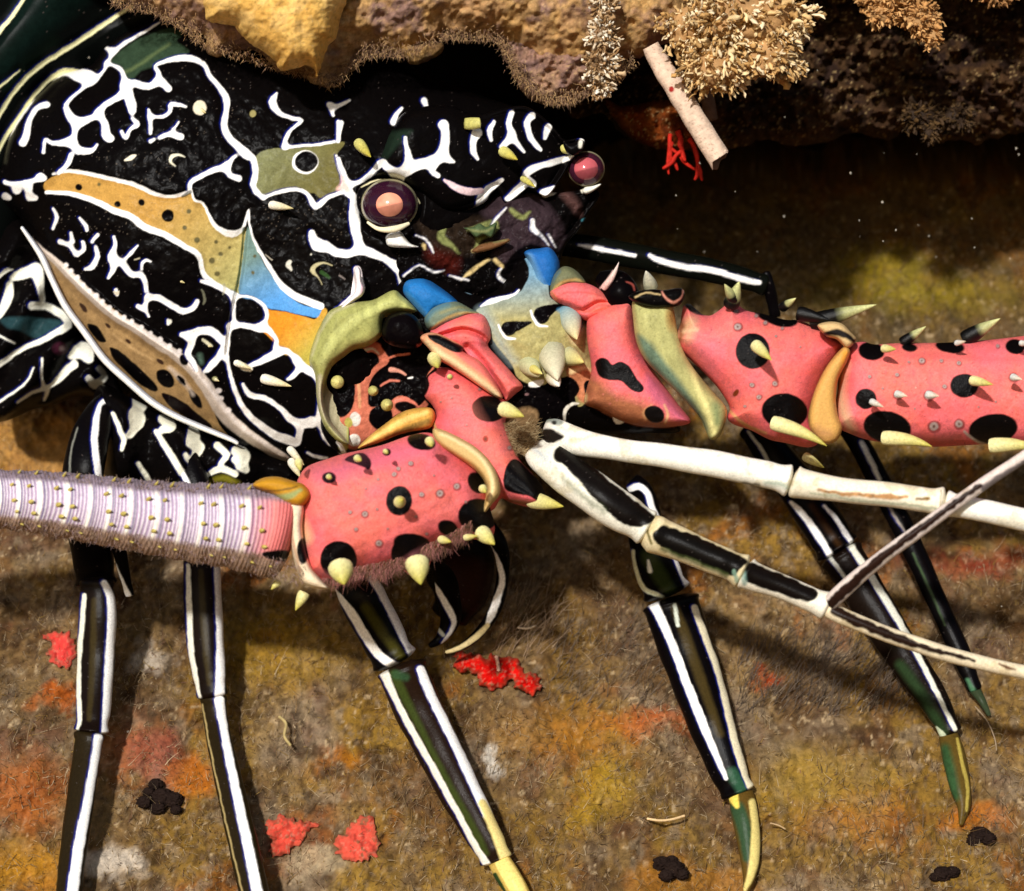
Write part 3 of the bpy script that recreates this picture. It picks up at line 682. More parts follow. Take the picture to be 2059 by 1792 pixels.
# --- carapace
car = cr('D', [(-10, 372), (2, 335), (14, 288), (42, 232), (82, 186), (122, 152), (182, 132), (212, 96), (260, 62), (350, 25), (480, 55), (600, 80), (740, 90), (860, 150), (960, 190), (1050, 220), (1105, 250), (1130, 330), (1100, 400),
               (1120, 470), (1110, 540), (1040, 600), (930, 640), (860, 760), (800, 870), (720, 935), (640, 945), (580, 935)])
car = np.vstack([car, cr('E', [(1350, 1092), (1300, 1062), (1150, 1000), (1010, 940), (870, 864), (715, 734), (580, 612), (470, 462), (350, 305), (270, 150), (205, 0), (130, -180), (30, -290)])])
TAN, GOLD = (184, 140, 70), (176, 158, 84)
c_layers = [
    # olive band at the top
    PG('A', (44, 60, 44), [(610, 355), (700, 275), (800, 215), (900, 175), (970, 160), (1040, 180), (1000, 235), (1070, 290), (1010, 330), (890, 370), (800, 400), (740, 470), (700, 500), (690, 400), (640, 365)], mottle=.7, w=5),
    S('A', (96, 110, 70), [(690, 420, 16), (780, 370, 20), (880, 300, 16), (960, 250, 12)], a=.6, w=6),
    # tan band, blue wedge, orange patch
    PG('A', TAN, [(250, 1040), (300, 1000), (390, 965), (440, 962), (520, 985), (600, 1010), (690, 1025), (790, 1052), (880, 1097), (960, 1112), (1040, 1100), (1068, 1078), (1100, 1132), (1148, 1157), (1180, 1225), (1230, 1295), (1310, 1330), (1378, 1300),
        (1392, 1300), (1380, 1400), (1365, 1520), (1350, 1690), (1300, 1640), (1220, 1600), (1150, 1550), (1128, 1450), (1040, 1392), (900, 1322), (800, 1275), (740, 1222), (650, 1192), (570, 1150), (440, 1108), (340, 1090), (265, 1085)], mottle=.35, col2=(165, 158, 100), gr=(330, 400, 480, 560)),
    PG('A', (112, 138, 130), [(1394, 1290), (1420, 1330), (1450, 1400), (1490, 1490), (1560, 1590), (1630, 1670), (1720, 1730), (1825, 1745), (1820, 1795), (1740, 1790), (1620, 1762), (1500, 1740), (1440, 1700), (1352, 1665), (1368, 1500)], col2=(84, 146, 205), gr=(500, 520, 540, 610), mottle=.25),
    PG('E', (208, 132, 38), [(1505, 312), (1560, 318), (1620, 325), (1700, 345), (1770, 365), (1800, 350), (1830, 300), (1850, 330), (1800, 430), (1770, 540), (1745, 640), (1680, 590), (1600, 560), (1560, 510), (1520, 465), (1475, 420), (1500, 370)], col2=(176, 160, 70), gr=(590, 640, 640, 690), mottle=.3),
    # olive plate before the eye
    PG('A', (104, 98, 56), [(1450, 880), (1540, 842), (1640, 842), (1750, 832), (1900, 802), (1950, 812), (1900, 880), (1912, 960), (1925, 1060), (1880, 1092), (1820, 1124), (1780, 1092), (1740, 1092), (1640, 1080), (1520, 1112), (1460, 1092), (1440, 1000)], mottle=.45, col2=(122, 124, 86), gr=(640, 370, 520, 300)),
    EL('A', WH, 1726, 918, 74, 66), EL('A', BK, 1732, 915, 65, 58),
    # pink-white serrated ridge band and the tan strip between the two ridges
    PG('E', (164, 132, 88), [(230, -40), (330, 60), (500, 200), (900, 500), (1100, 640), (1180, 800), (1240, 960), (1300, 1040), (1150, 960), (1010, 900), (870, 820), (720, 690), (590, 570), (480, 420), (370, 270), (290, 110)], mottle=.6),
    S('E', (206, 190, 176), [(120, -150, 10), (205, -60, 16), (300, 25, 34), (366, 88, 44), (458, 180, 48), (556, 270, 48), (652, 350, 44), (760, 412, 50), (880, 495, 54), (1000, 572, 58), (1098, 655, 68), (1175, 758, 72), (1235, 860, 74), (1312, 950, 74), (1410, 1025, 66), (1505, 1090, 60), (1600, 1150, 52), (1635, 1185, 44)], w=3, a=.97, vein=1),
    S('E', (234, 226, 222), [(360, 80, 10), (548, 262, 12), (755, 405, 12), (995, 560, 14), (1180, 750, 16), (1330, 945, 14), (1520, 1080, 10)], w=8, a=.6),
    PG('E', BK, [(495, 395), (535, 395), (575, 440), (600, 490), (562, 492), (520, 450)]),
    PG('E', BK, [(618, 525), (660, 535), (720, 580), (780, 630), (840, 690), (888, 745), (880, 775), (800, 740), (700, 650), (640, 585)]),
    EL('E', BK, 935, 700, 62, 42, 45), PG('E', (20, 12, 14), [(915, 785), (1000, 810), (1100, 880), (1200, 975), (1120, 960), (1030, 905), (960, 860)]), EL('E', BK, 1105, 815, 60, 24, 55), EL('E', BK, 1025, 715, 36, 14, 45),
    EL('E', BK, 1040, 595, 22, 32, -20), EL('E', (60, 40, 30), 470, 300, 12, 34, -40), EL('E', (60, 40, 30), 610, 402, 20, 10, 40), EL('E', (60, 40, 30), 725, 490, 20, 10, 40), EL('E', (60, 40, 30), 905, 605, 24, 12, 35),
    S('E', (206, 170, 120), [(640, 450, 10), (760, 540, 14), (860, 590, 12)], w=5, a=.6),
    # white edges of the tan band
    NET('A', WH, [[(300, 985, 12), (390, 967, 18), (520, 988, 22), (690, 1026, 22), (790, 1056, 24), (880, 1100, 20), (960, 1112, 16), (1040, 1096, 20), (1075, 1076, 12)],
        [(262, 1090, 18), (360, 1092, 22), (440, 1107, 26), (570, 1152, 32), (650, 1196, 32), (740, 1224, 36), (820, 1287, 40), (920, 1322, 36), (1040, 1392, 30), (1127, 1447, 28), (1147, 1540, 26), (1200, 1600, 34), (1290, 1650, 28), (1322, 1690, 18)],
        [(1082, 1082, 10), (1100, 1132, 12), (1150, 1154, 12), (1182, 1222, 16), (1232, 1292, 24), (1310, 1326, 36), (1370, 1296, 18), (1400, 1210, 12), (1407, 1188, 8)],
        [(1404, 1200, 8), (1422, 1322, 12), (1462, 1410, 16), (1522, 1510, 22), (1570, 1585, 28), (1620, 1640, 36), (1700, 1690, 40), (1815, 1732, 40)]], kk=5, vein=1),
    # veins
    NET('A', WH, [
        [(500, 440, 84), (440, 422, 72), (370, 402, 44), (290, 445, 24), (210, 525, 20), (130, 635, 18), (70, 730, 16), (30, 800, 14)], [(265, 592, 30), (210, 612, 24), (168, 680, 24), (150, 760, 34), (130, 805, 40)], [(900, 130, 6), (800, 190, 12), (700, 250, 16), (640, 290, 18), (588, 265, 14)], [(640, 290, 18), (610, 350, 10), (570, 420, 12), (480, 490, 12), (400, 560, 12), (375, 610, 26), (430, 690, 44), (520, 668, 26), (560, 640, 26), (600, 590, 26), (680, 545, 34), (718, 520, 44), (742, 590, 50), (748, 628, 36)],
        [(718, 520, 40), (700, 440, 22), (685, 395, 18), (640, 370, 10), (600, 360, 8)], [(700, 480, 22), (760, 470, 34), (840, 492, 30), (900, 460, 34), (950, 500, 36)], [(900, 460, 34), (896, 410, 20), (880, 372, 12), (930, 350, 16), (1000, 332, 26), (1080, 330, 30), (1150, 362, 20), (1180, 420, 18), (1230, 482, 20), (1254, 512, 28), (1280, 560, 34), (1280, 630, 26), (1266, 700, 30), (1290, 770, 32), (1340, 822, 36), (1392, 872, 48), (1432, 902, 28), (1446, 980, 26), (1432, 1040, 30), (1450, 1085, 14)],
        [(560, 640, 30), (592, 700, 34), (602, 760, 48), (620, 782, 46)], [(430, 690, 38), (420, 760, 22), (400, 802, 36), (300, 812, 18), (255, 790, 12), (248, 862, 14)], [(400, 802, 30), (452, 852, 40), (520, 850, 22), (550, 820, 8)], [(402, 880, 24), (382, 930, 24), (330, 980, 16)],
        [(840, 622, 8), (850, 700, 16), (850, 752, 12)], [(860, 658, 10), (920, 662, 14), (960, 630, 16), (970, 590, 22), (1050, 602, 8)], [(905, 780, 14), (960, 760, 24), (1022, 775, 34)], [(852, 800, 16), (870, 790, 8)], [(690, 745, 12), (710, 780, 18), (740, 730, 14), (775, 705, 26), (752, 672, 10)], [(1010, 690, 4), (980, 730, 8)],
        [(1562, 530, 8), (1542, 580, 40), (1580, 640, 24), (1650, 668, 16), (1705, 682, 14), (1650, 730, 12), (1615, 790, 18), (1612, 832, 16)], [(1860, 590, 12), (1905, 604, 20), (1975, 568, 8)], [(1872, 600, 14), (1885, 655, 10)],
        [(1612, 832, 14), (1760, 822, 8), (1900, 800, 12), (1915, 770, 14), (1920, 740, 16), (1930, 695, 20)], [(1490, 1122, 10), (1560, 1092, 12), (1680, 1072, 16), (1740, 1102, 16), (1788, 1168, 32), (1850, 1122, 16), (1920, 1092, 16), (1960, 1066, 26), (1922, 960, 14), (1902, 880, 8)],
        [(1960, 1066, 26), (2000, 1120, 36), (2010, 1220, 42), (2020, 1320, 34), (2040, 1400, 42)],
        [(1072, 1076, 16), (1082, 1030, 20), (1150, 990, 20), (1210, 960, 26), (1278, 942, 30), (1312, 900, 18), (1330, 885, 14)], [(1278, 942, 26), (1302, 990, 26), (1352, 1010, 30)], [(1460, 1090, 16), (1480, 1112, 12)],
        [(225, 1002, 34), (250, 1010, 24)], [(160, 1060, 44), (150, 1050, 24)], [(96, 1075, 44), (80, 1070, 20)], [(30, 1112, 36), (50, 1120, 24)], [(170, 1112, 44), (200, 1120, 24)], [(30, 1030, 20), (90, 1040, 16), (230, 1010, 14)],
        [(-20, 1150, 16), (10, 1190, 18), (45, 1260, 22), (62, 1340, 30), (100, 1395, 26), (180, 1400, 24)], [(80, 1430, 26), (130, 1435, 40), (185, 1422, 24)],
        [(300, 1180, 8), (322, 1230, 14), (300, 1292, 12)], [(450, 1232, 8), (480, 1270, 16), (492, 1302, 14)], [(402, 1320, 12), (412, 1365, 18)], [(340, 1368, 24), (392, 1388, 16), (425, 1432, 20)], [(468, 1370, 14), (472, 1410, 20), (442, 1442, 12)], [(542, 1400, 14), (552, 1450, 22), (522, 1508, 26), (485, 1522, 14)],
        [(645, 1340, 10), (650, 1390, 18), (636, 1450, 34), (642, 1520, 26), (612, 1572, 10)], [(636, 1455, 30), (690, 1490, 30), (740, 1548, 30), (798, 1560, 26), (820, 1600, 22), (828, 1650, 18), (840, 1672, 16)], [(780, 1390, 6), (742, 1430, 16), (712, 1462, 8)], [(802, 1520, 8), (806, 1490, 12), (830, 1474, 12), (852, 1480, 5)], [(552, 1330, 16), (520, 1366, 12)]], fringe=3.0, kk=12, fat=1.6, vein=1),
    NET('E', WH, [[(840, 235, 26), (900, 246, 30), (960, 280, 28), (1040, 320, 30), (1090, 300, 26), (1115, 265, 22)], [(832, 250, 16), (812, 300, 16), (780, 292, 20)], [(815, 302, 12), (842, 350, 6)], [(655, 200, 16), (662, 225, 12)], [(950, 370, 8), (952, 392, 12)],
        [(1030, 452, 26), (1070, 465, 44), (1082, 500, 34), (1062, 560, 28), (1092, 610, 24), (1112, 655, 14)], [(1080, 455, 36), (1130, 432, 40), (1195, 432, 42), (1250, 480, 40), (1270, 515, 32), (1242, 570, 34), (1185, 640, 30), (1158, 662, 12)],
        [(1322, 225, 12), (1322, 380, 16), (1300, 415, 22), (1290, 480, 14), (1280, 570, 16)], [(1300, 400, 22), (1370, 400, 24), (1440, 412, 30), (1505, 418, 34), (1545, 452, 20), (1562, 480, 18), (1560, 520, 24)], [(1405, 632, 14), (1480, 602, 30), (1560, 560, 38), (1612, 542, 34), (1645, 562, 24), (1682, 602, 34), (1688, 645, 26), (1652, 690, 24), (1630, 704, 14)],
        [(1282, 590, 10), (1310, 700, 16), (1342, 800, 20), (1402, 900, 26), (1482, 970, 34), (1560, 1022, 40), (1640, 1050, 46), (1680, 1060, 40), (1696, 1000, 30), (1700, 962, 34), (1760, 948, 60)], [(1372, 732, 10), (1412, 790, 24), (1500, 812, 24), (1590, 872, 22), (1642, 930, 34), (1700, 962, 34)],
        [(1140, 150, 14), (1200, 165, 26), (1290, 210, 24), (1322, 240, 14)], [(1330, 232, 10), (1420, 240, 10), (1496, 292, 16), (1508, 360, 14), (1470, 412, 26)], [(1682, 602, 26), (1740, 652, 40), (1782, 690, 24), (1812, 770, 16), (1802, 900, 16), (1832, 1010, 32), (1862, 1062, 16)],
        [(1740, 1120, 8), (1780, 1140, 14), (1850, 1150, 10)], [(1880, 1060, 20), (1930, 1100, 40), (1960, 1150, 24)]], fringe=3.0, kk=12, fat=1.6, vein=1),
    NET('B', WH, [[(-60, 1390, 12), (0, 1402, 40), (60, 1432, 38), (130, 1432, 38), (180, 1410, 32), (240, 1430, 42), (320, 1462, 28), (380, 1500, 30), (440, 1500, 12)], [(90, 1060, 20), (112, 1092, 28), (150, 1120, 38), (146, 1200, 38), (150, 1290, 38), (176, 1380, 40), (176, 1415, 30)], [(380, 1500, 26), (412, 1560, 26), (430, 1640, 34)],
        [(60, 900, 14), (90, 980, 18), (110, 1040, 30)], [(110, 1050, 16), (180, 1030, 16), (250, 980, 24), (305, 920, 32), (330, 942, 32), (392, 990, 42), (412, 1032, 30)], [(392, 990, 40), (450, 962, 44), (520, 930, 52), (600, 912, 52), (650, 868, 42), (664, 800, 42), (664, 745, 40), (655, 706, 56)], [(450, 962, 40), (458, 880, 28), (442, 820, 14), (440, 780, 10)], [(600, 912, 40), (592, 968, 24), (622, 992, 24)], [(650, 868, 34), (682, 902, 32), (712, 916, 10)],
        [(370, 692, 26), (390, 650, 18), (422, 612, 6)], [(545, 572, 26), (558, 605, 14)], [(60, 690, 12), (60, 760, 14), (58, 800, 12)], [(-60, 1390, 34), (-80, 1345, 20), (-88, 1320, 10)],
        [(-92, 1315, 8), (-72, 1370, 36), (-20, 1392, 40)]], fringe=3.0, kk=13, fat=2.6, vein=1),
    NET('B', (238, 190, 180), [[(60, 1070, 20), (95, 1058, 40), (112, 1080, 28)], [(85, 1000, 14), (95, 1050, 30)]], kk=6, w=8),
    # beads and thorn marks
    EL('A', (216, 205, 180), 1130, 610, 38, 42), EL('A', (150, 140, 90), 1430, 645, 18, 20), S('A', (235, 225, 200), [(710, 905, 10), (740, 893, 26), (765, 880, 10)]), S('A', (225, 220, 195), [(1045, 888, 5), (1010, 876, 14), (975, 885, 22), (965, 915, 14), (990, 940, 6)]),
    S('E', (235, 225, 200), [(1340, 612, 18), (1375, 630, 40), (1415, 645, 30)]),
    S('F', (240, 225, 225), [(168, 85, 40), (178, 150, 44), (188, 205, 40), (125, 258, 34), (50, 312, 20)], fringe=2.5),
    S('A', (205, 200, 185), [(1640, 1480, 20), (1630, 1500, 26), (1650, 1530, 10)]), S('A', (180, 170, 130), [(1880, 1500, 6), (1830, 1488, 10), (1790, 1500, 20), (1770, 1530, 26), (1800, 1570, 6), (1820, 1610, 4)]), S('A', (40, 66, 30), [(1820, 1540, 24), (1860, 1570, 18)]), S('A', (120, 110, 105), [(1920, 1560, 10), (1950, 1580, 8)]),
    EL('A', BK, 445, 1060, 20), EL('A', BK, 665, 1155, 18), EL('A', BK, 800, 1145, 19), EL('A', BK, 950, 1222, 34, 36), S('A', (50, 52, 40), [(1035, 1110, 16), (1075, 1085, 20)], a=.8)]
for x, y, r in ((1068, 1195, 13), (1045, 1288, 14), (1115, 1360, 17), (1222, 1370, 11), (1248, 1437, 14), (1200, 1475, 17), (1230, 1550, 15), (560, 1045, 10), (1300, 1400, 8), (1440, 1450, 9), (1430, 1545, 10)):
    c_layers.append(EL('A', (92, 84, 52), x, y, r, w=3))
c_layers += [EL('E', (226, 214, 206), x, y, r, w=3) for x, y, r in [(372, 58, 12), (402, 92, 13), (436, 128, 14), (468, 172, 14), (505, 205, 13), (545, 232, 15), (580, 262, 13), (618, 300, 15), (655, 330, 13), (700, 352, 13), (745, 378, 13), (800, 410, 13), (850, 445, 13), (905, 480, 14), (960, 515, 13), (1015, 545, 13), (1235, 770, 16), (1250, 815, 14), (1290, 880, 16)]]
c_layers += [S('E', (206, 190, 176), [(960, 640, 20), (1040, 720, 26), (1090, 790, 20)], w=8, a=.7), S('E', BK, [(1010, 690, 14), (1030, 712, 26), (1045, 730, 14)]),
    S('A', (214, 204, 180), [(640, 1650, 4), (660, 1660, 22), (672, 1648, 6)]), S('A', (150, 146, 120), [(1265, 1610, 14), (1272, 1640, 20), (1262, 1665, 8)], a=.6), S('A', (120, 118, 96), [(1140, 1640, 10), (1160, 1690, 16), (1150, 1720, 8)], a=.6), S('A', (190, 180, 150), [(760, 1470, 6), (790, 1462, 8)]),
    S('E', (196, 190, 160), [(1145, 480, 14), (1175, 500, 20), (1200, 520, 10)]), S('E', (90, 116, 100), [(1130, 570, 30), (1140, 610, 24)], a=.5, w=8), EL('E', (170, 166, 120), 1215, 702, 14, 11), EL('E', (226, 222, 206), 960, 380, 10, 14), EL('A', (210, 205, 185), 1760, 1440, 5), S('A', (190, 180, 160), [(1500, 1440, 3), (1540, 1470, 6)])]
rs_ = np.random.default_rng(12)
for x0, y0, x1, y1, n_ in ((300, 850, 1050, 1030, 60), (1500, 1150, 1960, 1380, 70), (320, 1150, 900, 1330, 60), (900, 150, 1400, 800, 60), (200, 1150, 700, 1600, 40)):
    for _ in range(n_): c_layers.append(EL('A', (104, 92, 78), rs_.uniform(x0, x1), rs_.uniform(y0, y1), rs_.uniform(1.5, 3.6), w=1.6, a=rs_.uniform(.3, .8)))
RIDGE = catmull(cr('E', [(120, -160, 20), (230, 0, 36), (290, 130, 36), (370, 290, 40), (480, 440, 40), (590, 590, 42), (720, 712, 42), (870, 840, 40), (1010, 920, 36), (1150, 980, 34), (1300, 1042, 28), (1350, 1070, 20)]), 4)
BAND = c_layers[[i for i, l in enumerate(c_layers) if l['t'] == 's'][1]]['pts']
TANP = c_layers[2]['pts']; EYE1 = cr('B', [(350, 1155)])[0]
SUT = catmull(cr('E', [(1390, -140, 6), (1370, 60, 6), (1345, 200, 6), (1320, 300, 6), (1300, 420, 6), (1285, 560, 6)]), 4)
def car_extra(P, d):
    h = .55*np.exp(-((P[:, 0]-330)**2+(P[:, 1]-470)**2)/2/170**2)+.7*np.exp(-((P[:, 0]-820)**2+(P[:, 1]-420)**2)/2/150**2)
    h += .9*np.exp(-((P[:, 0]-700)**2+(P[:, 1]-760)**2)/2/110**2)
    b = sd_stroke(P, BAND); h += .28*sstep(14, -14, b)
    t = sd_poly(P, TANP); h -= .10*sstep(10, -14, t)
    e = np.hypot(P[:, 0]-EYE1[0], P[:, 1]-EYE1[1]); h -= .35*sstep(75, 45, e)
    h -= .12*sstep(6, 0, sd_stroke(P, SUT))
    r = sd_stroke(P, RIDGE); h -= .22*sstep(2, -30, np.minimum(b, 60)*0+np.where(r > 0, -r, 0)*0+np.minimum(b-14, 30)*-1)*0
    return h+.10*(fbm(P[:, 0]/42, P[:, 1]/42, 3, 91)-.5)
body_parts.append(pillow(catmull(car, 6, True), .2, 1.9, 230, g=1.6, back=1.6, layers=c_layers, extra=car_extra, veinrel=.02, relief=.03))
# rolled white rim of the gill cover
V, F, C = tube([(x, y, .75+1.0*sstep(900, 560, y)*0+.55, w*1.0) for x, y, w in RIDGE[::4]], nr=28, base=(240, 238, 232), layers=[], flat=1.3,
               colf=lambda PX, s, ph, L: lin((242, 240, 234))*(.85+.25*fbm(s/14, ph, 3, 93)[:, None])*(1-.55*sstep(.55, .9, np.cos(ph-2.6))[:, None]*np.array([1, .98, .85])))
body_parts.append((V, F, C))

# --- horn plate over the eyes
hn = cr('B', [(250, 1000), (300, 880), (360, 740), (430, 640), (560, 600), (700, 600), (800, 640), (880, 640), (1000, 610), (1110, 600), (1190, 640), (1280, 720), (1340, 790), (1420, 780), (1460, 800), (1440, 850), (1380, 900), (1350, 960), (1300, 1040), (1240, 1110), (1180, 1090), (1120, 1080), (1010, 1160), (960, 1080), (880, 1150), (760, 1200), (640, 1190), (520, 1100), (420, 1030), (330, 1010)])
h_layers = [
    PG('B', (34, 50, 38), [(240, 860), (320, 760), (400, 740), (480, 740), (420, 800), (330, 900), (290, 930)], w=10, a=.6),
    NET('B', WH, [[(250, 980, 18), (305, 920, 32), (330, 942, 32), (392, 990, 42), (412, 1032, 30)], [(392, 990, 40), (450, 962, 44), (520, 930, 52), (600, 912, 52), (650, 868, 42), (664, 800, 42), (664, 745, 40), (655, 706, 50)], [(450, 962, 40), (458, 880, 28), (442, 820, 14), (440, 780, 10)], [(600, 912, 40), (592, 968, 24), (622, 992, 24)], [(650, 868, 34), (682, 902, 32), (712, 916, 10)],
        [(370, 692, 26), (390, 650, 18), (422, 625, 6)], [(845, 752, 50), (822, 800, 28), (826, 860, 24), (850, 900, 8)], [(942, 690, 10), (915, 740, 20), (926, 792, 12)], [(1040, 640, 22), (1024, 700, 24), (1040, 765, 28), (1002, 815, 28), (982, 832, 18)], [(1040, 765, 24), (1080, 822, 14), (1110, 858, 6)], [(1155, 655, 30), (1128, 692, 26), (1140, 760, 24), (1180, 822, 22), (1205, 848, 10)], [(1246, 722, 34), (1230, 780, 14)], [(1432, 800, 26), (1428, 822, 26)],
        [(1385, 888, 16), (1300, 912, 28), (1200, 940, 28), (1140, 968, 36), (1120, 1002, 30), (1162, 1040, 34)], [(1100, 1052, 34), (1060, 1090, 36), (1018, 1125, 26)], [(870, 1130, 30), (910, 1070, 36), (985, 1020, 16)], [(870, 1120, 30), (850, 1180, 16)], [(1220, 1095, 40), (1280, 1070, 30)]], fringe=3.0, kk=13, fat=2.6, vein=1),
    S('B', (236, 205, 208), [(660, 1018, 14), (720, 1058, 36), (790, 1082, 42), (870, 1082, 30)], fringe=2),
    S('B', (150, 130, 110), [(620, 1190, 6), (720, 1210, 10), (820, 1180, 10), (880, 1110, 8)], a=.6), EL('B', (196, 190, 96), 210, 840, 40, 50)]
body_parts.append(pillow(catmull(hn, 5, True), 2.35, .75, 46, g=1.5, back=1.6, layers=h_layers, veinrel=.02, relief=.02,
                         extra=lambda P, d: -.0022*(P[:, 0]-850)))
# --- shaded front of the head between the eyes
hf = cr('B', [(480, 1120), (700, 1210), (880, 1150), (1010, 1080), (1240, 1090), (1400, 1080), (1480, 1060), (1540, 1100), (1480, 1200), (1420, 1300), (1340, 1400), (1300, 1560), (1260, 1750), (1000, 1750), (700, 1720), (430, 1640), (320, 1450), (280, 1300), (380, 1200)])
f_layers = [
    PG('B', (50, 38, 42), [(870, 1160), (1000, 1080), (1100, 1060), (1200, 1120), (1300, 1220), (1340, 1330), (1280, 1420), (1180, 1440), (1130, 1420), (1110, 1620), (1040, 1560), (1000, 1500), (930, 1440), (970, 1300), (900, 1250)], w=14, a=.95, mottle=.7),
    PG('B', BK, [(1000, 1520), (1060, 1420), (1160, 1380), (1240, 1420), (1200, 1500), (1120, 1600), (1060, 1590)], w=6), PG('B', (70, 22, 16), [(600, 1380), (700, 1400), (740, 1470), (720, 1540), (620, 1500), (560, 1440)], w=24, a=.8, mottle=.8), PG('B', (40, 30, 22), [(500, 1250), (620, 1240), (860, 1230), (960, 1300), (900, 1420), (700, 1440), (560, 1380)], w=16, a=.8, mottle=1.2),
    NET('B', (120, 124, 74), [[(660, 1290, 26), (640, 1345, 44), (700, 1390, 26), (740, 1430, 16)], [(800, 1300, 20), (860, 1290, 44), (940, 1270, 56), (920, 1310, 44), (860, 1340, 36)], [(1040, 1190, 26), (1100, 1230, 30), (1140, 1200, 14)], [(860, 1340, 20), (840, 1400, 20)]], kk=8, w=5),
    NET('B', (196, 172, 118), [[(540, 1215, 26), (600, 1220, 30), (620, 1240, 20)], [(760, 1582, 8), (800, 1545, 20), (850, 1505, 20), (910, 1468, 14)], [(945, 1470, 22), (985, 1505, 22)], [(820, 1420, 14), (900, 1395, 40), (960, 1380, 22), (1020, 1362, 10)], [(600, 1160, 10), (620, 1190, 8), (570, 1120, 6)], [(545, 1390, 24), (550, 1410, 10)]], kk=6, w=4),
    NET('B', (225, 222, 218), [[(500, 1330, 6), (560, 1360, 12), (600, 1430, 8)], [(430, 1560, 10), (520, 1500, 8), (600, 1540, 12), (660, 1530, 6)], [(1010, 1180, 8), (960, 1230, 14), (930, 1270, 8)], [(690, 1560, 8), (760, 1578, 14), (800, 1588, 6)], [(980, 1520, 12), (965, 1565, 18), (1010, 1600, 20), (1060, 1650, 14)], [(1160, 1250, 26), (1165, 1300, 28), (1215, 1340, 16), (1250, 1390, 8)], [(1250, 1330, 14), (1290, 1400, 8)]], fringe=2, kk=6, w=3),
    S('B', (90, 62, 58), [(1340, 1090, 50), (1400, 1160, 50), (1420, 1210, 24)], w=14, a=.7), S('B', (50, 100, 110), [(1440, 1245, 16), (1480, 1240, 30), (1540, 1255, 6)]), S('B', (230, 216, 190), [(1225, 1100, 30), (1270, 1090, 30), (1310, 1060, 26), (1380, 1025, 12)]),
    S('B', (150, 96, 50), [(1290, 1070, 30), (1320, 1070, 20)], a=.8), S('B', (225, 220, 200), [(1440, 1090, 6), (1450, 1065, 24), (1540, 1048, 8)])]
body_parts.append(pillow(catmull(hf, 5, True), 2.0, .75, 60, g=1.8, back=2, layers=f_layers, relief=.16, amp=1.6, extra=lambda P, d: .08*np.sin(P[:, 0]/21)*np.sin(P[:, 1]/17)-.0012*(P[:, 0]-850)))

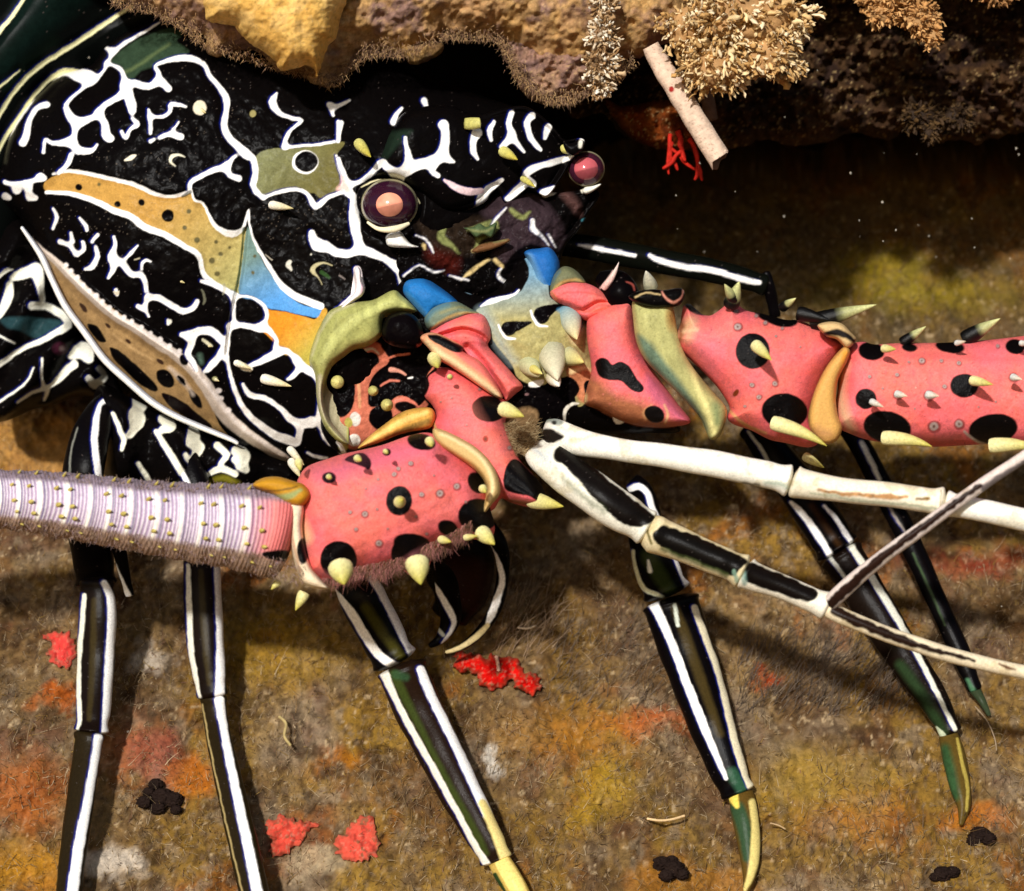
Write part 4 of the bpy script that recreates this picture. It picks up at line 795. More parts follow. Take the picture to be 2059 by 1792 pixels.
# --- mouth parts and antennal base plates (front of the head)
fc = cr('F', [(-60, 560), (20, 420), (150, 280), (300, 210), (480, 60), (700, 110), (860, 200), (980, 130), (1110, -20), (1300, 60), (1400, 200), (1500, 400), (1560, 620), (1800, 760), (1960, 900), (1990, 1000), (1800, 1010), (1500, 1010), (1300, 1000), (1150, 1060), (900, 980), (650, 920), (500, 960), (300, 1080), (100, 1130), (0, 1060), (-60, 900)])
FLESH = (190, 108, 84)
fl = [
    PG('F', FLESH, [(-10, 640), (60, 560), (130, 520), (240, 480), (330, 520), (480, 530), (600, 620), (560, 700), (540, 800), (560, 860), (400, 900), (300, 980), (200, 1080), (130, 1100), (60, 1040), (0, 900)], mottle=.5, w=4),
    EL('F', BK, 78, 775, 78, 145), EL('F', BK, 245, 600, 46, 50), PG('F', BK, [(300, 500), (420, 440), (560, 520), (610, 600), (560, 690), (580, 780), (500, 860), (420, 800), (330, 840), (240, 860), (220, 780), (260, 680), (350, 600)]), EL('F', BK, 300, 920, 66, 70, 30), EL('F', (14, 8, 8), 440, 862, 60, 36, 10),
    S('F', FLESH, [(200, 900, 40), (214, 800, 30), (228, 700, 20), (290, 620, 14), (370, 575, 12), (460, 560, 14)]), S('F', (206, 120, 100), [(300, 740, 10), (350, 715, 14), (405, 715, 10)]), S('F', (212, 120, 100), [(380, 830, 14), (440, 818, 26), (490, 840, 14), (510, 860, 6)]), S('F', (214, 150, 130), [(360, 650, 30), (400, 655, 20), (440, 680, 10)]), S('F', WH, [(455, 700, 8), (480, 694, 10)]),
    S('F', (210, 150, 110), [(150, 560, 24), (160, 660, 20), (178, 760, 18), (182, 860, 16)], w=3), S('F', (196, 190, 170), [(190, 600, 20), (200, 550, 22), (250, 530, 14), (290, 560, 6)], w=3),
    EL('F', (210, 206, 196), 155, 930, 30, 40), EL('F', (170, 160, 80), 118, 950, 22, 28), EL('F', (230, 228, 215), 150, 1050, 34, 36), EL('F', (160, 150, 84), 90, 1085, 30, 24), S('F', WH, [(60, 1060, 20), (95, 1120, 24)]),
    # cream and olive central plate
    PG('F', (160, 150, 98), [(840, 330), (870, 295), (960, 255), (1060, 222), (1105, 190), (1140, 100), (1110, 0), (1130, -60), (1270, -40), (1270, 60), (1250, 180), (1270, 250), (1400, 300), (1470, 400), (1490, 640), (1520, 760), (1420, 860), (1380, 700), (1340, 690), (1290, 720), (1180, 740), (1080, 700), (1040, 620), (960, 520), (900, 430)], mottle=.7, col2=(112, 150, 172), gr=(1085, 640, 1080, 550)),
    S('F', (150, 170, 172), [(870, 320, 40), (930, 400, 60), (990, 520, 50), (1050, 600, 40)], w=24, a=.6),
    S('F', WH, [(700, 122, 8), (760, 130, 12), (800, 128, 6)]), EL('F', (140, 170, 190), 803, 205, 28, 16, 20), S('F', WH, [(865, 292, 8), (930, 262, 30), (1010, 240, 20), (1060, 222, 12), (1080, 200, 10)], fringe=2),
    EL('F', BK, 1022, 420, 44, 40), S('F', BK, [(1020, 415, 76), (1070, 402, 56), (1150, 384, 12)]), S('F', WH, [(965, 395, 10), (985, 440, 14), (1010, 470, 16), (1062, 476, 10)]),
    EL('F', BK, 1210, 345, 46, 46), S('F', BK, [(1210, 335, 84), (1255, 312, 60), (1325, 285, 14)]), S('F', WH, [(1150, 315, 10), (1165, 360, 14), (1198, 400, 16), (1245, 404, 8)]),
    PG('F', (70, 140, 185), [(1300, 310), (1370, 300), (1430, 340), (1450, 400), (1420, 450), (1390, 460), (1370, 400), (1330, 340)], w=8, a=.85), S('F', (205, 190, 140), [(1360, 440, 30), (1400, 500, 26), (1440, 430, 16), (1460, 380, 10)], w=6, a=.8),
    # brown-pink flank under the right antenna
    PG('F', (176, 112, 76), [(1350, 640), (1460, 640), (1540, 700), (1640, 740), (1790, 840), (1900, 900), (1980, 960), (1900, 975), (1780, 968), (1640, 930), (1500, 860), (1420, 820), (1380, 720)], mottle=.7, w=6, col2=(196, 120, 100), gr=(1160, 750, 1340, 850)),
    S('F', (205, 180, 130), [(1380, 660, 30), (1450, 640, 20), (1500, 660, 10)], w=5), PG('F', BK, [(1450, 730), (1480, 710), (1510, 760), (1520, 830), (1480, 820), (1455, 780)]), EL('F', (20, 12, 12), 1848, 900, 58, 48), S('F', (205, 170, 120), [(1920, 870, 6), (1925, 930, 16), (1890, 965, 6)], a=.8),
    PG('F', BK, [(1005, 815), (1090, 755), (1200, 745), (1300, 700), (1380, 692), (1425, 760), (1375, 835), (1330, 900), (1260, 925), (1200, 900), (1120, 860), (1050, 840)]), S('F', WH, [(1150, 735, 30), (1190, 728, 40), (1215, 712, 16)]), EL('F', (120, 90, 90), 1125, 790, 12, 8),
    PG('F', (130, 104, 72), [(1060, 880), (1140, 860), (1190, 900), (1160, 1000), (1090, 1040), (1020, 980), (1000, 930)], w=6, mottle=.8),
    S('F', (226, 220, 205), [(1340, 940, 12), (1345, 880, 20), (1385, 845, 18), (1420, 840, 8)]), S('F', WH, [(1620, 920, 16), (1640, 940, 34), (1670, 945, 14)])]
body_parts.append(pillow(catmull(fc, 5, True), lambda P: 2.0+.0*P[:, 0], .9, 70, g=1.6, back=2.2, layers=fl, relief=.07, veinrel=0,
                         extra=lambda P, d: .35*np.exp(-((P[:, 0]-1080)**2+(P[:, 1]-690)**2)/2/60**2)-.30*np.exp(-((P[:, 0]-790)**2+(P[:, 1]-770)**2)/2/60**2)))
def knob(x0, y0, x1, y1, w, c0, c1, d0, d1):
    a, b = cr('F', [(x0, y0, w), (x1, y1, w)]); return spine(a[0], a[1], d0, b[0], b[1], d1, a[2], (c0, c1), nr=20)
body_parts += [knob(1260, 530, 1300, 710, 190, (150, 150, 120), (215, 205, 175), 2.9, 3.7), knob(1110, 590, 1200, 690, 150, (140, 146, 110), (200, 196, 150), 2.8, 3.6), knob(1150, 640, 1215, 675, 60, (190, 180, 90), (225, 215, 130), 3.2, 3.9),
               knob(1330, 560, 1450, 610, 130, (150, 160, 140), (210, 190, 110), 2.8, 3.6), knob(1360, 330, 1410, 480, 150, (96, 142, 160), (215, 195, 140), 2.8, 3.4), knob(1270, 690, 1310, 745, 90, (190, 180, 140), (240, 235, 220), 3.2, 3.7)]
V, F, C = join(body_parts)
mk('body', V, F, M_SHELL, LOB, col=C)

# olive blades (exopod plates)
def plate(name, k, pts, dep, H, R, base, layers, parent=LOB, back=.25, g=1.5, extra=None, mat=M_SHELL, **pr):
    V, F, C = pillow(catmull(cr(k, pts), 5, True), dep, H, R, g=g, base=base, layers=layers, back=back, extra=extra, relief=.03, veinrel=0)
    a_ = fbm(V[:, 0]*9, V[:, 2]*4+V[:, 0]*3, 4, 15)[:, None]; return mk(name, V, F, mat, parent, col=np.clip(C*(.7+.6*a_)*(1-.3*(vnoise(V[:, 0]*30, V[:, 2]*30, 3) > .9)[:, None]), 0, 1), **pr)
plate('cheek_plate', 'J', [(612, 488), (665, 520), (742, 600), (650, 606), (575, 622), (555, 660), (550, 735), (480, 790), (400, 812), (345, 852), (292, 892), (262, 945), (238, 1030), (242, 1120), (275, 1200), (345, 1285), (372, 1325), (310, 1305), (240, 1225), (202, 1100), (190, 950), (160, 880), (165, 820), (198, 722), (250, 622), (300, 582), (400, 552), (505, 540)], 2.95, .5, 26, (158, 158, 92),
      [S('J', (190, 192, 120), [(660, 550, 60), (560, 570, 60), (420, 640, 60), (300, 740, 50), (230, 880, 40)], w=16, a=.75), S('J', (122, 122, 66), [(640, 580, 8), (480, 640, 10), (340, 760, 12), (250, 880, 10)], w=6, a=.6), S('J', (130, 128, 72), [(520, 560, 6), (380, 620, 8), (260, 740, 8), (200, 860, 8)], w=6, a=.55), S('J', (138, 120, 74), [(470, 760, 10), (380, 800, 12), (300, 870, 12)], w=7, a=.7),
       S('J', (176, 166, 138), [(215, 960, 30), (225, 1100, 40), (280, 1210, 40), (350, 1300, 20)], w=8, a=.85), S('J', (110, 106, 70), [(232, 1000, 6), (246, 1120, 8), (310, 1240, 8)], w=5, a=.7), S('J', (196, 190, 150), [(175, 840, 10), (215, 720, 10), (290, 610, 12), (400, 560, 10)], w=6, a=.7)], label='broad curved olive green blade')
plate('mouth_lobe', 'J', [(555, 690), (580, 630), (640, 605), (700, 608), (745, 640), (770, 690), (780, 745), (760, 790), (720, 805), (650, 800), (590, 780), (556, 745)], 3.3, .45, 24, (8, 5, 6), [S('J', (176, 160, 96), [(735, 600, 20), (765, 640, 30), (775, 665, 16)], w=6, a=.8), S('J', (196, 110, 100), [(750, 790, 14), (790, 770, 20), (800, 720, 12)], w=5)], label='black rounded lobe')
plate('mouth_plate', 'F', [(170, 1095), (230, 1030), (320, 960), (420, 890), (520, 865), (590, 870), (610, 920), (580, 980), (480, 1000), (400, 1020), (300, 1060), (220, 1085)], 3.5, .3, 14, (196, 150, 70),
      [S('F', (230, 190, 110), [(210, 1075, 20), (320, 1000, 30), (450, 930, 30), (560, 890, 20)], w=6, a=.9), S('F', (110, 90, 46), [(330, 1035, 16), (450, 985, 30), (570, 940, 30)], w=6, a=.8)])
plate('scale_plate', 'K', [(325, 312), (400, 330), (455, 300), (500, 335), (522, 450), (560, 560), (622, 650), (690, 730), (738, 790), (735, 850), (708, 915), (665, 928), (630, 845), (560, 762), (460, 662), (380, 580), (340, 500), (325, 400)], 3.65, .4, 26, (168, 164, 106),
      [PG('K', (88, 112, 96), [(345, 470), (400, 500), (470, 590), (540, 680), (620, 800), (655, 890), (600, 820), (500, 700), (400, 600)], w=12, a=.9, mottle=.5), S('K', (212, 202, 134), [(490, 340, 14), (515, 460, 16), (570, 590, 20), (620, 720, 26), (670, 850, 26), (685, 910, 20)], w=8, a=.85), EL('K', (176, 120, 56), 500, 385, 24, 50, w=14, a=.8), S('K', (120, 134, 90), [(690, 780, 40), (700, 850, 30)], w=12, a=.8), S('K', (230, 200, 120), [(650, 670, 8), (700, 730, 10), (742, 790, 12), (735, 850, 8)], w=4)], label='curved olive green blade beside the right antenna')

# eyes
def eye(px, py, d, rx, ry, rd, ring, shine, shine_rx):
    nu, nv = 64, 48; u, v = np.meshgrid(np.linspace(0, 2*np.pi, nu, endpoint=False), np.linspace(.001, np.pi-.001, nv))
    X = np.sin(v)*np.cos(u); Yv = np.sin(v)*np.sin(u); Zd = np.cos(v)
    V = world_pt((px+rx*X).ravel(), (py+ry*Yv).ravel(), (d+rd*Zd).ravel())
    i = np.arange(nv-1)[:, None]*nu; j = np.arange(nu)[None]; j2 = (j+1) % nu
    F = np.stack([i+j, i+nu+j, i+nu+j2, i+j2], -1).reshape(-1, 4)
    r = np.sin(v).ravel(); C = np.tile(lin(ring), (len(V), 1)); e = sstep(.90, .97, r)[:, None]*(Zd.ravel()[:, None] > -.2); C = C*(1-e)+lin((190, 180, 140))*e*.8
    o = mk('eye', V, F, M_EYE, LOB, col=C)
    nu2, nv2 = 48, 16; u, v = np.meshgrid(np.linspace(0, 2*np.pi, nu2, endpoint=False), np.linspace(.02, 1, nv2)); k = shine_rx/rx
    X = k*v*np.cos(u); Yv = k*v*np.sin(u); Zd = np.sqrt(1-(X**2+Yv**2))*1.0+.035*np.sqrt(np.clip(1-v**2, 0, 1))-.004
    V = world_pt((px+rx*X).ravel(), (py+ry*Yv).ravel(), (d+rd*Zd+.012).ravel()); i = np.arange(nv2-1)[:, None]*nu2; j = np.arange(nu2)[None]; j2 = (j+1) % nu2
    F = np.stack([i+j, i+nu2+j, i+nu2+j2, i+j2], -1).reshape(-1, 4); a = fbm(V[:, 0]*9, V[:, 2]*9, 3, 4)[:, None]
    q_ = sstep(.12, -.05, Yv.ravel()/k+.25*X.ravel()/k)[:, None]; C = (lin(shine)*.62*(1-q_)+lin(shine)*1.25*q_)*(.75+.5*a); C = np.clip(C, 0, 1); 
    mk('painted_eyeshine', V, F, M_EYE, o, col=C)  # flash eyeshine painted as a copper disc, its upper half brighter
e1 = cr('B', [(350, 1158)])[0]; e2 = cr('B', [(1462, 955)])[0]
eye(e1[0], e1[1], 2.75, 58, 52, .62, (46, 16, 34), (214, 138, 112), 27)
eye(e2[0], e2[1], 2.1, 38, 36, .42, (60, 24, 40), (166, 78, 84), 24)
plate('eye_socket', 'B', [(180, 1060), (300, 1010), (420, 1040), (520, 1130), (525, 1220), (470, 1270), (420, 1310), (480, 1380), (515, 1398), (360, 1402), (325, 1350), (340, 1300), (250, 1280), (170, 1180)], 2.72, .12, 20, (8, 6, 8),
      [S('B', (226, 216, 170), [(190, 1060, 5), (300, 1012, 8), (410, 1035, 10), (480, 1085, 8), (520, 1150, 6)]), S('B', (236, 228, 200), [(230, 1260, 6), (300, 1296, 14), (390, 1286, 36), (470, 1264, 8)]), PG('B', (240, 238, 232), [(330, 1350), (350, 1322), (410, 1312), (440, 1350), (515, 1398), (420, 1400), (345, 1392)], col2=(150, 140, 130), gr=(790, 480, 840, 495))])

V, F, C = tube([(*cr('B', [(222, 1255)])[0], 3.15, 5), (*cr('B', [(290, 1296)])[0], 3.3, 9), (*cr('B', [(380, 1296)])[0], 3.3, 14), (*cr('B', [(465, 1262)])[0], 3.15, 6)], lambda PX, s, ph, L: lin((232, 222, 186))*np.ones((len(s), 1)), nr=20, step=1.5)
mk('eye_rim', V, F, M_SHELL, LOB, col=C)
plate('eye_flap', 'B', [(330, 1350), (352, 1322), (410, 1310), (440, 1345), (470, 1378), (515, 1398), (430, 1402), (345, 1392)], 3.0, .15, 12, (242, 240, 234), [S('B', (170, 158, 140), [(410, 1315, 14), (450, 1360, 14), (500, 1392, 8)], w=4)])
plate('cheek_peg', 'F', [(150, 90), (168, 66), (188, 90), (192, 150), (208, 190), (196, 230), (140, 268), (60, 325), (20, 345), (90, 280), (150, 215), (158, 160)], 3.1, .2, 10, (240, 226, 226), [S('F', (228, 190, 200), [(195, 170, 16), (195, 215, 16)], w=5)])
plate('rostral_tip', 'B', [(1330, 800), (1380, 810), (1420, 790), (1450, 800), (1445, 840), (1415, 870), (1385, 880), (1350, 860)], 2.7, .15, 10, (10, 8, 8), [S('B', (230, 226, 210), [(1432, 798, 20), (1430, 828, 22)], w=3)])
plate('eye_flap', 'B', [(1440, 1085), (1455, 1060), (1500, 1052), (1545, 1040), (1530, 1062), (1470, 1098)], 2.4, .1, 8, (232, 230, 214), [])
plate('antennal_plate', 'B', [(860, 1265), (900, 1285), (955, 1258), (945, 1310), (925, 1345), (880, 1330), (840, 1345), (800, 1310), (770, 1290), (820, 1285)], 2.9, .12, 10, (70, 86, 56), [S('B', (120, 124, 80), [(800, 1300, 10), (880, 1310, 14), (930, 1290, 10)], w=5)])
plate('antennal_plate', 'B', [(815, 1420), (860, 1385), (920, 1372), (1010, 1352), (1030, 1364), (960, 1400), (900, 1420), (840, 1430)], 2.9, .1, 8, (110, 76, 48), [S('B', (110, 104, 66), [(940, 1370, 14), (1010, 1358, 10)], w=4)])
# thorns on the shell
def thorn(parent, k, x0, y0, x1, y1, w, d0, d1, cols=((232, 222, 180), (190, 186, 96)), dark=0, bend=(0, 0), label=None):
    a, b = cr(k, [(x0, y0, w), (x1, y1, w)]); V, F, C = spine(a[0], a[1], d0, b[0], b[1], d1, a[2], cols, bend, dark=dark)
    o = mk('spine', V, F, M_SPINE, parent, col=C, origin=V[0])
    if label: o['label'] = label
CRM = ((238, 230, 214), (196, 180, 120))
for a in [('E', 925, 105, 1045, 160, 62, 2.2, 2.6), ('E', 1490, 700, 1650, 745, 66, 2.3, 2.7), ('A', 1535, 1160, 1660, 1180, 56, 2.5, 2.9), ('A', 1165, 1075, 1245, 1095, 44, 2.2, 2.5), ('E', 1130, 505, 1200, 520, 40, 1.9, 2.3), ('A', 1095, 595, 1165, 640, 60, 1.95, 2.3),
          ('B', 990, 855, 1075, 905, 70, 3.0, 3.4), ('B', 1330, 840, 1420, 870, 56, 2.3, 2.6), ('B', 175, 810, 245, 890, 70, 2.7, 3.3), ('B', 1105, 1010, 1175, 1060, 44, 2.7, 3.1), ('E', 1335, 610, 1420, 645, 44, 2.2, 2.5), ('E', 1205, 700, 1240, 715, 26, 1.9, 2.1),
          ('E', 1650, 1170, 1700, 1260, 60, 2.4, 3.0), ('E', 1640, 1100, 1720, 1190, 50, 2.3, 2.9), ('A', 2030, 820, 2090, 890, 60, 2.6, 3.1)]:
    thorn(LOB, *a, cols=CRM if a[0] != 'B' else ((206, 200, 120), (176, 160, 50)))
V, F, C = tube([(*cr('B', [(770, 700)])[0], 2.9, 22), (*cr('B', [(815, 700)])[0], 3.05, 25), (*cr('B', [(868, 695)])[0], 3.15, 21)], lambda PX, s, ph, L: lin((190, 184, 104))*(1-.3*sstep(8, 0, s)[:, None]), nr=20, step=1.5)
mk('spine', V, F, M_SPINE, LOB, col=C, label='blunt yellow stump of a broken spine')
# ------------------------------------------------------------------ legs
def leg(segs, tips, label=None, fr=1):
    """segs: list of (path, layers, base)"""
    parts = []
    for path, layers, base in segs: parts.append(tube(path, nr=36, step=2.0, base=base, layers=layers, amp=1.3, w=2.4, flat=.8, radf=lambda s, ph, L: 1+.09*np.exp(-((s-12)/9)**2)+.10*np.exp(-((L-s-10)/9)**2)-.05*np.exp(-((L-s-34)/12)**2)+.015*np.sin(s/17+ph)+.03*np.cos(3*ph)))
    V, F, C = join(parts); p = segs[0][0][0]
    o = mk('leg', V, F, M_LEG, LOB, col=C)
    if label: o['label'] = label
    for path, layers, base in tips:
        V, F, C = tube(path, nr=28, step=2.0, base=base, layers=layers, amp=1.0, flat=.8); mk('leg_tip', V, F, M_LEG, o, col=C)
    return o
GL = lambda L: [(x, y, gdepth(x, y)+u, w) for x, y, u, w in L]
DK = (20, 12, 8); OL = (58, 48, 22)
def WS(k, pts, c=WH, **o): return S(k, c, pts, fringe=3.4, **o)
# first leg (far left): a broad striped upper part above the antenna, long shaft below
leg([([(228, 795, .9, 30), (205, 830, 1.4, 64), (180, 890, 1.9, 80), (168, 960, 2.1, 84), (172, 1040, 1.9, 80), (188, 1120, 1.7, 84), (196, 1182, 1.5, 78)], [WS('E', [(655, 720, 50), (620, 810, 36), (566, 845, 24), (545, 930, 34), (535, 1060, 38), (548, 1180, 38), (570, 1300, 34)]), S('E', (120, 120, 110), [(392, 1260, 10), (400, 1120, 10), (440, 980, 8)])], BK),
     (GL([(196, 1160, 2.0, 62), (197, 1230, 1.6, 76), (194, 1330, 1.2, 76), (188, 1430, 1.0, 70), (184, 1476, .95, 64)]), [S('H', OL, [(380, 220, 24), (375, 450, 26), (360, 700, 20)], w=5, a=.7), WS('H', [(420, 150, 26), (448, 210, 34), (452, 330, 36), (442, 450, 34), (436, 600, 36), (428, 760, 36)]), WS('H', [(340, 200, 18), (330, 330, 20), (318, 460, 20), (318, 590, 18), (322, 700, 18), (312, 740, 10)], (226, 224, 206))], DK),
     (GL([(182, 1470, .95, 58), (172, 1540, .85, 56), (158, 1640, .75, 56), (145, 1740, .65, 54), (134, 1850, .6, 54)]), [WS('H', [(398, 776, 38), (385, 860, 34), (352, 1040, 36), (318, 1220, 42), (290, 1420, 44)]), S('H', (170, 140, 80), [(300, 780, 5), (268, 960, 6), (238, 1200, 6), (222, 1400, 6)])], (34, 26, 12))],
    [], 'leftmost striped walking leg')
leg([([(238, 1090, 2.0, 30), (250, 1150, 1.9, 24), (262, 1200, 1.8, 16)], [WS('H', [(460, 80, 24), (490, 150, 26), (525, 210, 20)])], BK)], [], 'short curled limb beside the first leg')
leg([([(330, 870, 1.0, 50), (370, 930, 1.4, 66), (395, 1000, 1.6, 76), (402, 1080, 1.5, 80)], [WS('E', [(870, 1000, 14), (940, 1090, 24), (1010, 1200, 28), (1075, 1320, 28), (1090, 1400, 26)]), WS('E', [(800, 1140, 10), (830, 1250, 20), (870, 1340, 16)]), S('E', (40, 44, 20), [(930, 1180, 40), (990, 1300, 40)], w=10, a=.6)], BK),
     (GL([(406, 1080, 2.3, 66), (407, 1160, 1.9, 76), (413, 1280, 1.3, 76), (424, 1370, 1.0, 66), (430, 1406, .9, 54)]), [S('H', OL, [(812, 100, 20), (825, 350, 26), (845, 560, 16)], w=5, a=.7), WS('H', [(876, 60, 26), (885, 220, 30), (892, 400, 34), (888, 600, 40)]), WS('H', [(760, 80, 16), (765, 250, 22), (770, 400, 22), (790, 530, 20), (808, 610, 10)], (226, 222, 206))], DK),
     (GL([(430, 1396, .9, 50), (436, 1460, .8, 50), (458, 1560, .75, 56), (488, 1690, .65, 60), (524, 1850, .6, 62)]), [WS('H', [(886, 625, 40), (905, 740, 32), (935, 900, 34), (985, 1130, 38), (1045, 1420, 42)]), S('H', (170, 150, 100), [(818, 640, 5), (850, 820, 6), (920, 1150, 6), (980, 1400, 6)])], (34, 26, 12))],
    [], 'second striped walking leg from the left')
leg([(GL([(695, 1105, 2.8, 86), (730, 1200, 2.2, 94), (765, 1270, 1.7, 92), (800, 1336, 1.3, 88)]), [S('H', (66, 62, 20), [(1480, 250, 40), (1560, 370, 40), (1640, 470, 30)], w=10, a=.8), WS('H', [(1350, 180, 18), (1420, 270, 34), (1480, 370, 34), (1530, 440, 34), (1590, 480, 34), (1660, 500, 30)], (238, 232, 222)), WS('H', [(1500, 130, 30), (1545, 190, 36), (1600, 300, 38), (1650, 400, 38), (1690, 475, 36)])], BK),
     (GL([(806, 1334, 1.25, 96), (835, 1410, 1.1, 98), (880, 1500, .95, 92), (930, 1600, .8, 84), (985, 1700, .6, 68), (1000, 1735, .5, 60)]), [S('H', (52, 62, 22), [(1590, 520, 40), (1680, 700, 30), (1780, 900, 26), (1900, 1130, 40), (1960, 1240, 30)], w=8, a=.9), S('H', (44, 74, 46), [(1600, 520, 40), (1640, 530, 30)], w=8, a=.7), WS('H', [(1545, 500, 40), (1590, 600, 26), (1650, 720, 26), (1740, 880, 26), (1850, 1080, 24), (1930, 1230, 26), (1990, 1320, 30)], (226, 220, 204)), WS('H', [(1700, 500, 34), (1740, 600, 36), (1830, 780, 36), (1900, 930, 38), (1970, 1080, 44)]), S('H', (226, 204, 130), [(1950, 1040, 36), (2000, 1140, 48), (2040, 1240, 56), (2050, 1300, 40)], w=5)], (30, 18, 10))],
    [(GL([(1000, 1725, .55, 44), (1020, 1760, .5, 50), (1045, 1800, .4, 44), (1065, 1850, .3, 36)]), [S('D', (232, 206, 120), [(1010, 1735, 30), (1035, 1775, 34), (1055, 1820, 28)]), S('D', (40, 60, 30), [(995, 1760, 10), (1010, 1790, 12), (1030, 1830, 10)])], (190, 160, 80))], 'third striped walking leg, thickest, with a yellow joint')
leg([([(1268, 965, .3, 30), (1290, 990, .6, 50), (1300, 1060, .9, 74), (1318, 1130, 1.1, 90), (1345, 1200, gdepth(1345, 1200)+1.2, 92)], [S('I', (44, 54, 24), [(540, 40, 60), (600, 140, 60), (640, 190, 40)], w=12, a=.9), WS('I', [(478, 20, 14), (490, 90, 14), (520, 170, 20), (600, 205, 12)], (216, 220, 190)), WS('I', [(640, 20, 20), (680, 110, 26), (712, 180, 28), (730, 240, 30)]), S('I', (230, 230, 220), [(540, 60, 10), (548, 100, 18)]), WS('F', [(1700, 1330, 30), (1760, 1310, 40), (1810, 1350, 34), (1830, 1420, 34), (1870, 1500, 30)])], BK),
     (GL([(1348, 1200, 1.2, 110), (1366, 1260, 1.1, 112), (1397, 1350, .95, 106), (1430, 1450, .75, 94), (1466, 1550, .5, 76), (1487, 1600, .4, 62)]), [S('I', (62, 50, 22), [(650, 250, 30), (690, 360, 40), (760, 560, 40), (830, 760, 30)], w=8, a=.9), S('I', (46, 84, 60), [(880, 920, 50), (920, 980, 50)], w=10, a=.8), WS('I', [(552, 215, 44), (590, 290, 36), (650, 430, 32), (710, 590, 34), (770, 740, 34), (855, 940, 16)]), S('I', (200, 206, 190), [(650, 240, 14), (660, 320, 16)]), WS('I', [(728, 250, 26), (765, 350, 26), (830, 530, 26), (870, 700, 28), (905, 840, 30), (960, 970, 40), (985, 1015, 24)], (232, 220, 186))], BK)],
    [(GL([(1488, 1590, .42, 50), (1496, 1630, .4, 54), (1505, 1690, .3, 48), (1508, 1750, .22, 32), (1500, 1795, .15, 12)]), [S('I', (40, 70, 46), [(900, 1060, 60), (930, 1150, 60), (940, 1260, 36)], w=8, a=.9), S('I', (216, 196, 120), [(965, 1040, 36), (980, 1130, 44), (975, 1240, 44), (955, 1330, 30), (930, 1390, 14)], w=4), S('I', (226, 200, 90), [(880, 1010, 50), (900, 1050, 20)], w=4)], (88, 66, 26))], 'fourth striped walking leg, its foot tip on the seabed')
leg([([(1505, 850, -.2, 50), (1560, 920, -.4, 74), (1620, 1000, gdepth(1620, 1000)+1.5, 84), (1690, 1110, gdepth(1690, 1110)+1.2, 88)], [WS('G', [(500, 1000, 14), (560, 1080, 20), (610, 1170, 20)], (200, 205, 195)), WS('G', [(740, 1400, 20), (800, 1460, 34), (870, 1550, 40), (940, 1660, 36), (990, 1750, 26)]), WS('G', [(930, 1420, 16), (1000, 1500, 26), (1090, 1640, 26), (1130, 1720, 26)]), S('G', (54, 34, 16), [(860, 1420, 30), (1010, 1640, 30)], w=10, a=.8)], BK),
     (GL([(1688, 1106, 1.2, 86), (1745, 1200, 1.0, 84), (1820, 1320, .8, 74), (1880, 1410, .6, 60), (1915, 1478, .45, 42)]), [WS('I', [(1240, 0, 16), (1300, 80, 16), (1345, 140, 12)], (200, 200, 190)), WS('I', [(1360, 0, 24), (1420, 90, 28), (1490, 200, 28), (1580, 350, 26), (1650, 480, 22), (1720, 620, 18), (1780, 740, 18)], (226, 224, 206)), S('I', (40, 60, 34), [(1560, 480, 40), (1660, 620, 40), (1730, 750, 40)], w=12, a=.8), S('I', (190, 200, 170), [(1705, 735, 12), (1730, 765, 26), (1715, 800, 12)])], DK)],
    [(GL([(1905, 1474, .45, 38), (1918, 1520, .42, 48), (1930, 1580, .35, 42), (1938, 1620, .28, 28), (1932, 1660, .2, 8)]), [S('I', (40, 74, 44), [(1740, 820, 40), (1760, 920, 50), (1780, 1010, 40)], w=12, a=.9, mottle=.8), S('I', (170, 150, 70), [(1790, 780, 12), (1810, 880, 14), (1832, 980, 14), (1825, 1070, 10)])], (84, 66, 26))], 'fifth striped walking leg, dark, ending in a green tip')
leg([(GL([(1700, 850, 2.2, 40), (1735, 905, 1.9, 44), (1775, 980, 1.6, 46), (1830, 1090, 1.3, 46), (1885, 1210, 1.0, 42), (1935, 1320, .7, 40), (1962, 1390, .5, 26)]), [WS('G', [(1140, 1060, 24), (1190, 1160, 30), (1240, 1270, 20)], (220, 222, 206)), WS('G', [(1270, 1080, 8), (1330, 1180, 14), (1390, 1290, 14)], (150, 150, 140)), WS('G', [(1280, 1400, 10), (1340, 1500, 16), (1390, 1570, 10)], (150, 140, 130)), WS('I', [(1690, 0, 14), (1760, 140, 16), (1820, 290, 14), (1870, 430, 12), (1905, 560, 8)], (190, 190, 170)), S('I', (70, 90, 60), [(1610, 30, 8), (1680, 180, 10), (1740, 320, 8)], a=.7), S('I', (70, 110, 80), [(1830, 540, 14), (1870, 610, 26)], w=5)], BK)],
    [(GL([(1958, 1384, .5, 24), (1975, 1410, .4, 16), (1990, 1440, .3, 8)]), [], (50, 60, 40))], 'rightmost walking leg, thin and dark')
leg([([(1120, 488, 1.0, 46), (1200, 500, 1.0, 50), (1330, 525, .9, 50), (1450, 548, .8, 48), (1545, 575, .6, 40)], [WS('B', [(1420, 1385, 8), (1500, 1400, 22), (1600, 1420, 24), (1740, 1445, 18)]), WS('C', [(-60, 1445, 20), (0, 1475, 30), (150, 1512, 34), (300, 1530, 34), (400, 1560, 32), (500, 1590, 34), (560, 1600, 26)]), S('B', (140, 150, 130), [(1450, 1500, 8), (1600, 1520, 14), (1700, 1525, 6)])], (10, 12, 8)),
     ([(1540, 545, .6, 14), (1546, 570, .6, 22), (1552, 600, .5, 26), (1560, 640, .4, 20)], [WS('C', [(525, 1510, 26), (520, 1560, 14), (505, 1650, 30), (500, 1700, 26)], (200, 205, 205))], BK)], [], 'far leg held level behind the right antenna')
